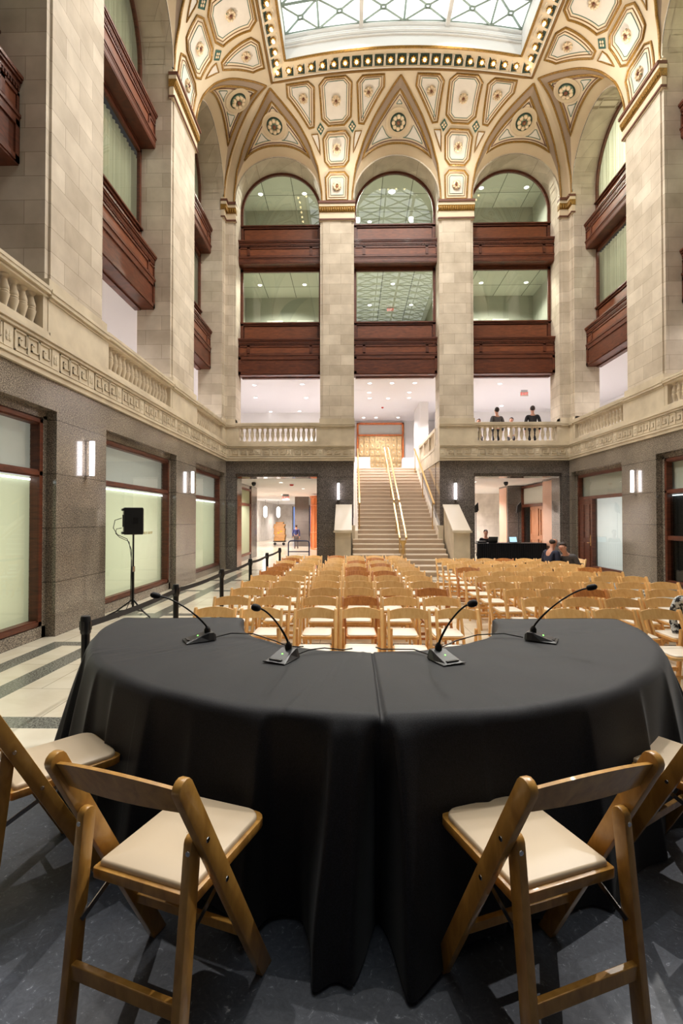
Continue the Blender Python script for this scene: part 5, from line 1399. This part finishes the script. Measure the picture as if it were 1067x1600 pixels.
# ================================================================ people
def skinmesh(name, pts, edges, radii, mat, parent, lv=2, root=0):
    me = bpy.data.meshes.new(name); me.from_pydata(pts, edges, []); o = bpy.data.objects.new(name, me); COL.objects.link(o); o.parent = parent
    me.materials.append(MAT[mat])
    sk = o.modifiers.new('skin', 'SKIN'); sk.use_smooth_shade = True
    me.skin_vertices.new() if hasattr(me.skin_vertices, 'new') and not me.skin_vertices else None
    return o, me
def add_skin(name, J, chains, mat, parent, root):
    """J: joint -> (pos, radius or (rx, ry)); chains: lists of joints"""
    idx = {k: i for i, k in enumerate(J)}; pts = [J[k][0] for k in J]; es = set()
    for ch in chains:
        for a, b in zip(ch, ch[1:]): es.add((idx[a], idx[b]))
    me = bpy.data.meshes.new(name); me.from_pydata(pts, list(es), [])
    bm = bmesh.new(); bm.from_mesh(me); lay = bm.verts.layers.skin.verify()
    bm.verts.ensure_lookup_table()
    for k, i in idx.items():
        r = J[k][1]; r = (r, r) if not isinstance(r, tuple) else r
        bm.verts[i][lay].radius = r; bm.verts[i][lay].use_root = (k == root)
    bm.to_mesh(me); bm.free(); me.materials.append(MAT[mat])
    o = bpy.data.objects.new(name, me); COL.objects.link(o); o.parent = parent
    s = o.modifiers.new('skin', 'SKIN'); s.use_smooth_shade = True
    d = o.modifiers.new('sub', 'SUBSURF'); d.levels = 2; d.render_levels = 2
    return o
def V3(a, b, f): return tuple(a[i] + (b[i] - a[i]) * f for i in range(3))
def person(loc, rz, pose, label, shirt, pants, hair, h=1.75, female=False, lean=0.0, headturn=0.0, bald=False, grp=None, armpose='down'):
    t = empty('person', loc, rz); tag(t, label, 'person', grp)
    k = h / 1.75; sh = .19 * k; hp = .095 * k
    if pose == 'stand': hz = .93 * k; kn = lambda s: (s * .1 * k, .02, .5 * k); an = lambda s: (s * .105 * k, -.02, .08 * k); toe = lambda s: (s * .12 * k, .14 * k, .03)
    else: hz = .52 * k; kn = lambda s: (s * .11 * k, .43 * k, .50 * k); an = lambda s: (s * .11 * k, .43 * k, .08 * k); toe = lambda s: (s * .12 * k, .58 * k, .035)
    cl, sl = math.cos(lean), math.sin(lean)
    def up(x, y, z): return (x, y * cl + z * sl, hz + z * cl - y * sl)
    J = {'pel': (up(0, 0, 0), (.13 * k, .10 * k)), 'waist': (up(0, 0, .17 * k), (.125 * k, .09 * k)), 'chest': (up(0, .01, .36 * k), (.15 * k, .105 * k)), 'neckb': (up(0, 0, .53 * k), .065 * k),
         'neck': (up(0, .01, .59 * k), .052 * k), 'skull0': (up(0, .03, .66 * k), (.068 * k, .075 * k)), 'skull1': (up(0, .025, .74 * k), (.076 * k, .092 * k)), 'skull2': (up(0, .015, .795 * k), (.06 * k, .07 * k))}
    for s, n in ((-1, 'l'), (1, 'r')):
        J['sho' + n] = (up(s * sh, 0, .48 * k), .058 * k)
        if armpose == 'down': el = up(s * (sh + .06 * k), -.03, .21 * k); wr = up(s * (sh + .05 * k), .06 * k, -.03 * k); ha = up(s * (sh + .04 * k), .09 * k, -.12 * k)
        else: el = up(s * (sh + .05 * k), .02, .22 * k); wr = up(s * (sh - .06 * k), .26 * k, .16 * k); ha = up(s * (sh - .1 * k), .34 * k, .17 * k)
        J['elb' + n] = (el, .043 * k); J['wri' + n] = (wr, .03 * k); J['hand' + n] = (ha, (.038 * k, .022 * k))
        J['hip' + n] = (up(s * hp, 0, -.05 * k) if pose == 'stand' else (s * hp, .06 * k, hz), .088 * k); J['kne' + n] = (kn(s), .058 * k); J['ank' + n] = (an(s), .04 * k); J['toe' + n] = (toe(s), (.045 * k, .03 * k))
        hd = Vector(J['hand' + n][0]) - Vector(J['wri' + n][0]); hd = hd.normalized()
        side = Vector((0, 1, 0)) if armpose == 'down' else Vector((1, 0, 0))
        side = (side - hd * side.dot(hd)).normalized()
        for f in range(4):
            b = Vector(ha) + side * ((f - 1.5) * .019 * k); ln = (.075, .085, .08, .062)[f] * k; crl = hd.cross(side) * (.012 * k)
            J['f%d%s' % (f, n)] = (tuple(b + hd * ln * .5), .009 * k); J['g%d%s' % (f, n)] = (tuple(b + hd * ln - crl), .008 * k)
        b = Vector(V3(wr, ha, .4)) + side * .045 * k; J['t' + n] = (tuple(b + hd * .03 * k), .010 * k)
    chains = [['pel', 'waist', 'chest', 'neckb', 'neck', 'skull0', 'skull1', 'skull2']]
    for n in 'lr':
        chains += [['chest', 'sho' + n, 'elb' + n, 'wri' + n, 'hand' + n], ['pel', 'hip' + n, 'kne' + n, 'ank' + n, 'toe' + n], ['wri' + n, 't' + n]]
        for f in range(4): chains.append(['hand' + n, 'f%d%s' % (f, n), 'g%d%s' % (f, n)])
    add_skin('body', J, chains, 'skin', t, 'pel')
    def sub(keys, grow, chs, nm, mat, root):
        JJ = {}
        for q in keys:
            p, r = J[q]; r = tuple(x + grow for x in r) if isinstance(r, tuple) else r + grow; JJ[q] = (p, r)
        return add_skin(nm, JJ, chs, mat, t, root)
    sub(['pel', 'waist', 'chest', 'neckb', 'shol', 'shor', 'elbl', 'elbr', 'wril', 'wrir'], .014, [['pel', 'waist', 'chest', 'neckb'], ['chest', 'shol', 'elbl', 'wril'], ['chest', 'shor', 'elbr', 'wrir']], 'shirt', shirt, 'pel')
    sub(['pel', 'hipl', 'hipr', 'knel', 'kner', 'ankl', 'ankr'], .012, [['pel', 'hipl', 'knel', 'ankl'], ['pel', 'hipr', 'kner', 'ankr']], 'trousers', pants, 'pel')
    for n in 'lr':
        a = J['ank' + n][0]; b = J['toe' + n][0]; m = MB(); m.ball(((a[0] + b[0]) / 2, (a[1] + b[1]) / 2, .04), .05 * k, .14 * k, .04, 10, 6); m.build('shoe', 'suit_black', t, smooth=60)
    c = Vector(up(0, .02, .735 * k))
    if not bald:
        m = MB(); m.ball((c.x, c.y - .022 * k, c.z + .022 * k), .086 * k, .10 * k, .10 * k, 14, 9)
        m.v = [(x, min(y, c.y + .06 * k) if z > c.z + .05 * k else min(y, c.y + .0 * k), z) for x, y, z in m.v]
        if female: m.ball((c.x, c.y - .05 * k, c.z - .07 * k), .085 * k, .06 * k, .13 * k, 12, 8)
        m.build('hair', hair, t, smooth=60)
    else:
        m = MB(); m.ball((c.x, c.y - .04 * k, c.z - .01 * k), .082 * k, .07 * k, .06 * k, 12, 8); m.build('hair', hair, t, smooth=60)
    m = MB(); m.ball((c.x, c.y + .098 * k, c.z - .012 * k), .013 * k, .02 * k, .024 * k, 8, 6); m.build('nose', 'skin', t, smooth=60)
    for s in (-1, 1):
        m = MB(); m.ball((c.x + s * .08 * k, c.y, c.z - .01 * k), .012 * k, .02 * k, .03 * k, 8, 6); m.build('ear', 'skin', t, smooth=60)
        m = MB(); m.ball((c.x + s * .03 * k, c.y + .088 * k, c.z + .01 * k), .011 * k, .007 * k, .006 * k, 8, 5); m.build('eye', 'hair_dark', t, smooth=60)
    m = MB(); m.ball((c.x, c.y + .088 * k, c.z - .052 * k), .022 * k, .008 * k, .006 * k, 8, 5); m.build('mouth', 'red_plastic', t, smooth=60)
    return t
person((5.28, 20.05, 0), PI, 'sit', 'man in a dark suit and purple tie seated behind the control desk', 'suit_black', 'suit_black', 'hair_dark', armpose='fwd', lean=.1)
person((4.64, 12.0, .0), -1.2, 'sit', 'balding man in a navy shirt seated sideways in the last row', 'suit_navy', 'suit_black', 'hair_dark', bald=True, lean=.2, armpose='fwd')
person((5.2, 12.05, .0), 2.3, 'sit', 'man in a dark grey top seated beside the man in navy', 'suit_grey', 'suit_black', 'hair_dark', lean=.6, armpose='fwd')
person((5.46, 19.0, 4.185), .2, 'stand', 'left standing man in a grey jacket behind the right balustrade', 'suit_grey', 'suit_black', 'hair_dark', h=1.78)
person((6.78, 18.95, 4.185), -.2, 'stand', 'right standing man in a black waistcoat behind the right balustrade', 'suit_black', 'suit_black', 'hair_dark', h=1.82)
person((6.42, 20.3, 4.185), 2.6, 'stand', 'guest in white, only the head showing between the two standing men', 'shirt_white', 'suit_grey', 'hair_dark', h=1.66)
person((5.08, 20.2, 4.185), 2.9, 'stand', 'dark-haired guest in white half hidden by the pilaster beside the balustrade', 'shirt_white', 'suit_grey', 'hair_dark', h=1.6)
person((-3.42, 30.6, 0), 0, 'stand', 'person in a blue T-shirt walking away in the left corridor', 'shirt_blue', 'suit_grey', 'hair_dark', h=1.42)
w = person((3.92, 6.0, 0), 2.7, 'sit', 'blond woman in a black and white patterned top seated at the right photo edge', 'patterned_top', 'suit_black', 'hair_blond', h=1.6, female=True) if False else None
t = NT('patterned_top'); b = t.bsdf(rgb(200, 205, 210), .8); g = t.n('ShaderNodeNewGeometry'); vz = t.n('ShaderNodeTexNoise'); vz.inputs['Scale'].default_value = 22; vz.inputs['Detail'].default_value = 3; t.l(g, 'Position', vz, 'Vector')
r = t.ramp([(.44, rgb(42, 40, 44)), (.52, rgb(205, 212, 214)), (.62, rgb(225, 228, 228)), (.68, rgb(120, 110, 100))]); t.l(vz, 'Fac', r, 0); t.l(r, 0, b, 'Base Color'); MAT['patterned_top'] = t.m
person((3.87, 5.82, .05), 3.05, 'sit', 'woman with blond hair and black and white patterned top at the right photo edge', 'patterned_top', 'suit_black', 'hair_blond', h=1.4, female=True, lean=.05)
# chairs the seated people use
for x, y, z, rz, lab in ((5.28, 20.1, 0, PI, 'folding chair under the man behind the control desk'), (5.2, 12.05, 0, 2.3, 'folding chair under the man in dark grey')):
    o = dup(ca, (x, y, z), rz); tag(o, 'pale wooden ' + lab, 'chair')
# ================================================================ light, camera, world
w = bpy.data.worlds.new('surroundings'); SC.world = w; w.use_nodes = True
w.node_tree.nodes['Background'].inputs[0].default_value = (.9, .93, 1, 1); w.node_tree.nodes['Background'].inputs[1].default_value = .05
# unseen spots by the side pilasters: audience and stage keys, then added wall fill
spot('unseen_spot', (7.3, 13.2, 12.9), (1.0, 8.0, .5), 2300, 1.1, .6, (1, .96, .90), .12)
spot('unseen_spot', (-4.2, 13.3, 12.9), (3.0, 9.0, .5), 2100, 1.1, .6, (1, .96, .90), .12)
spot('unseen_spot', (7.3, 8.1, 12.9), (.1, 2.4, .6), 3000, .5, .4, (1, .97, .94), .05)
spot('unseen_spot', (-4.2, 8.1, 12.9), (.6, 2.4, .6), 1500, .5, .4, (1, .97, .94), .05)
spot('unseen_spot', (7.3, 13.16, 13.2), (-4.5, 10.5, 8.5), 1500, 1.5, .8, (1, .96, .91), .12)  # from here on added cross light for the side walls
spot('unseen_spot', (-4.2, 13.27, 13.2), (7.6, 12.5, 8.5), 1500, 1.5, .8, (1, .96, .91), .12)
spot('unseen_spot', (7.3, 8.1, 13.2), (-4.5, 7.5, 7.5), 1200, 1.5, .8, (1, .96, .91), .12)
# narrow spot hung from a main beam, and added floods standing in for skylight
spot('beam_spot', (.28, 7.2, 16.6), (-.2, 2.2, .5), 1500, .62, .5, (1, .95, .88), .06)
for x in (.28, 2.91):
    for y, p in ((9.5, 500), (12.2, 700), (14.4, 700)): spot('added_flood', (x, y, 16.6), (x + (x - 1.6) * .5, y - 1, 4), p, 2.5, .5, (1, .96, .90), .12)
# unseen warm spots added above the pilasters to brighten the vault
for s, y in ((-1, 8.1), (-1, 13.27), (1, 8.1), (1, 13.16)):
    x = -4.25 if s < 0 else 7.35
    spot('added_vault_fill', (x, y, 13.1), (2.3 + s * 1.2, y + 1.5, 16), 250, 2.4, .8, (1, .91, .78), .05)
for x in (-.53, 3.66): spot('added_vault_fill', (x, 17.35, 13.1), (x, 14, 16.4), 160, 2.5, .8, (1, .91, .78), .05)
for x, y in ((-7.5, 10.6), (-7.5, 15.6), (10.6, 11), (10.6, 15.6)):
    for z in (10.2, 13.6): area('added_backlight', (x, y, z), (-4.5 if x < 0 else 7.6, y, z), 45 if x < 0 else (30 if z < 12 else 420), 2.6, 2.2, (1, 1, .9))  # unseen panels added behind the curtains to make them glow
# downlights of the gallery and corridor ceilings
for x, y, p in ((-4, 20.5, 560), (-2.2, 23, 560), (.8, 21, 560), (2.4, 21, 560), (1.6, 25.8, 430), (4.6, 20.8, 560), (6.4, 22.6, 560), (-6.6, 10, 260), (-6.6, 15, 260), (9.6, 11, 260), (9.6, 15, 260), (-6, 21, 400), (9, 21, 400)):
    spot('gallery_downlight', (x, y, 7.28), (x, y, 4), p, 2.6, .4, (1, .96, .97), .1)
for x, y in ((-3.4, 31.0), (-3, 20.5), (-3.5, 25), (-5, 30), (-5.5, 38), (-5, 46), (5, 20.5), (5.5, 24.5), (5, 28)):  # first entry is an extra light added to brighten the dark pier
    spot('corridor_downlight', (x, y, 3.22), (x, y, 0), 620, 2.6, .4, (1, .93, .88), .1)
for x, y, z in ((-2.8, 19.6, 11.2), (1.6, 21, 11.2), (5.8, 19.6, 11.2), (-2.8, 19.6, 15.0), (1.6, 21, 15.0), (5.8, 19.6, 15.0)):
    spot('office_downlight', (x, y, z), (x, y, 8), 650, 2.6, .4, (1, .97, .88), .1)
cam = bpy.data.cameras.new('camera'); co = bpy.data.objects.new('camera', cam); COL.objects.link(co)
cam.sensor_fit = 'VERTICAL'; cam.sensor_height = 36.0; cam.lens = 784.0 / 1600.0 * 36.0; cam.clip_start = .05; cam.clip_end = 200
co.location = (0, 0, 1.75)
TH, PT_ = math.radians(1.22), math.radians(.88)
fw = Vector((-math.sin(TH) * math.cos(PT_), math.cos(TH) * math.cos(PT_), math.sin(PT_)))
co.rotation_euler = fw.to_track_quat('-Z', 'Y').to_euler()
SC.camera = co
vs = SC.view_settings; vs.view_transform = 'Standard'; vs.look = 'None'; vs.gamma = 1; vs.use_curve_mapping = False; vs.exposure = -0.06
SC.cycles.max_bounces = 8; SC.cycles.diffuse_bounces = 4; SC.cycles.glossy_bounces = 4; SC.cycles.transparent_max_bounces = 12; SC.cycles.use_denoising = True
SC.cycles.sample_clamp_indirect = 6; SC.cycles.caustics_reflective = False; SC.cycles.caustics_refractive = False
for o in list(COL.objects):
    if o.type == 'EMPTY' and (o.name.startswith('ceiling_ornament') or o.name.startswith('vault_lunette')):
        for ch in o.children: ch.location = -o.location
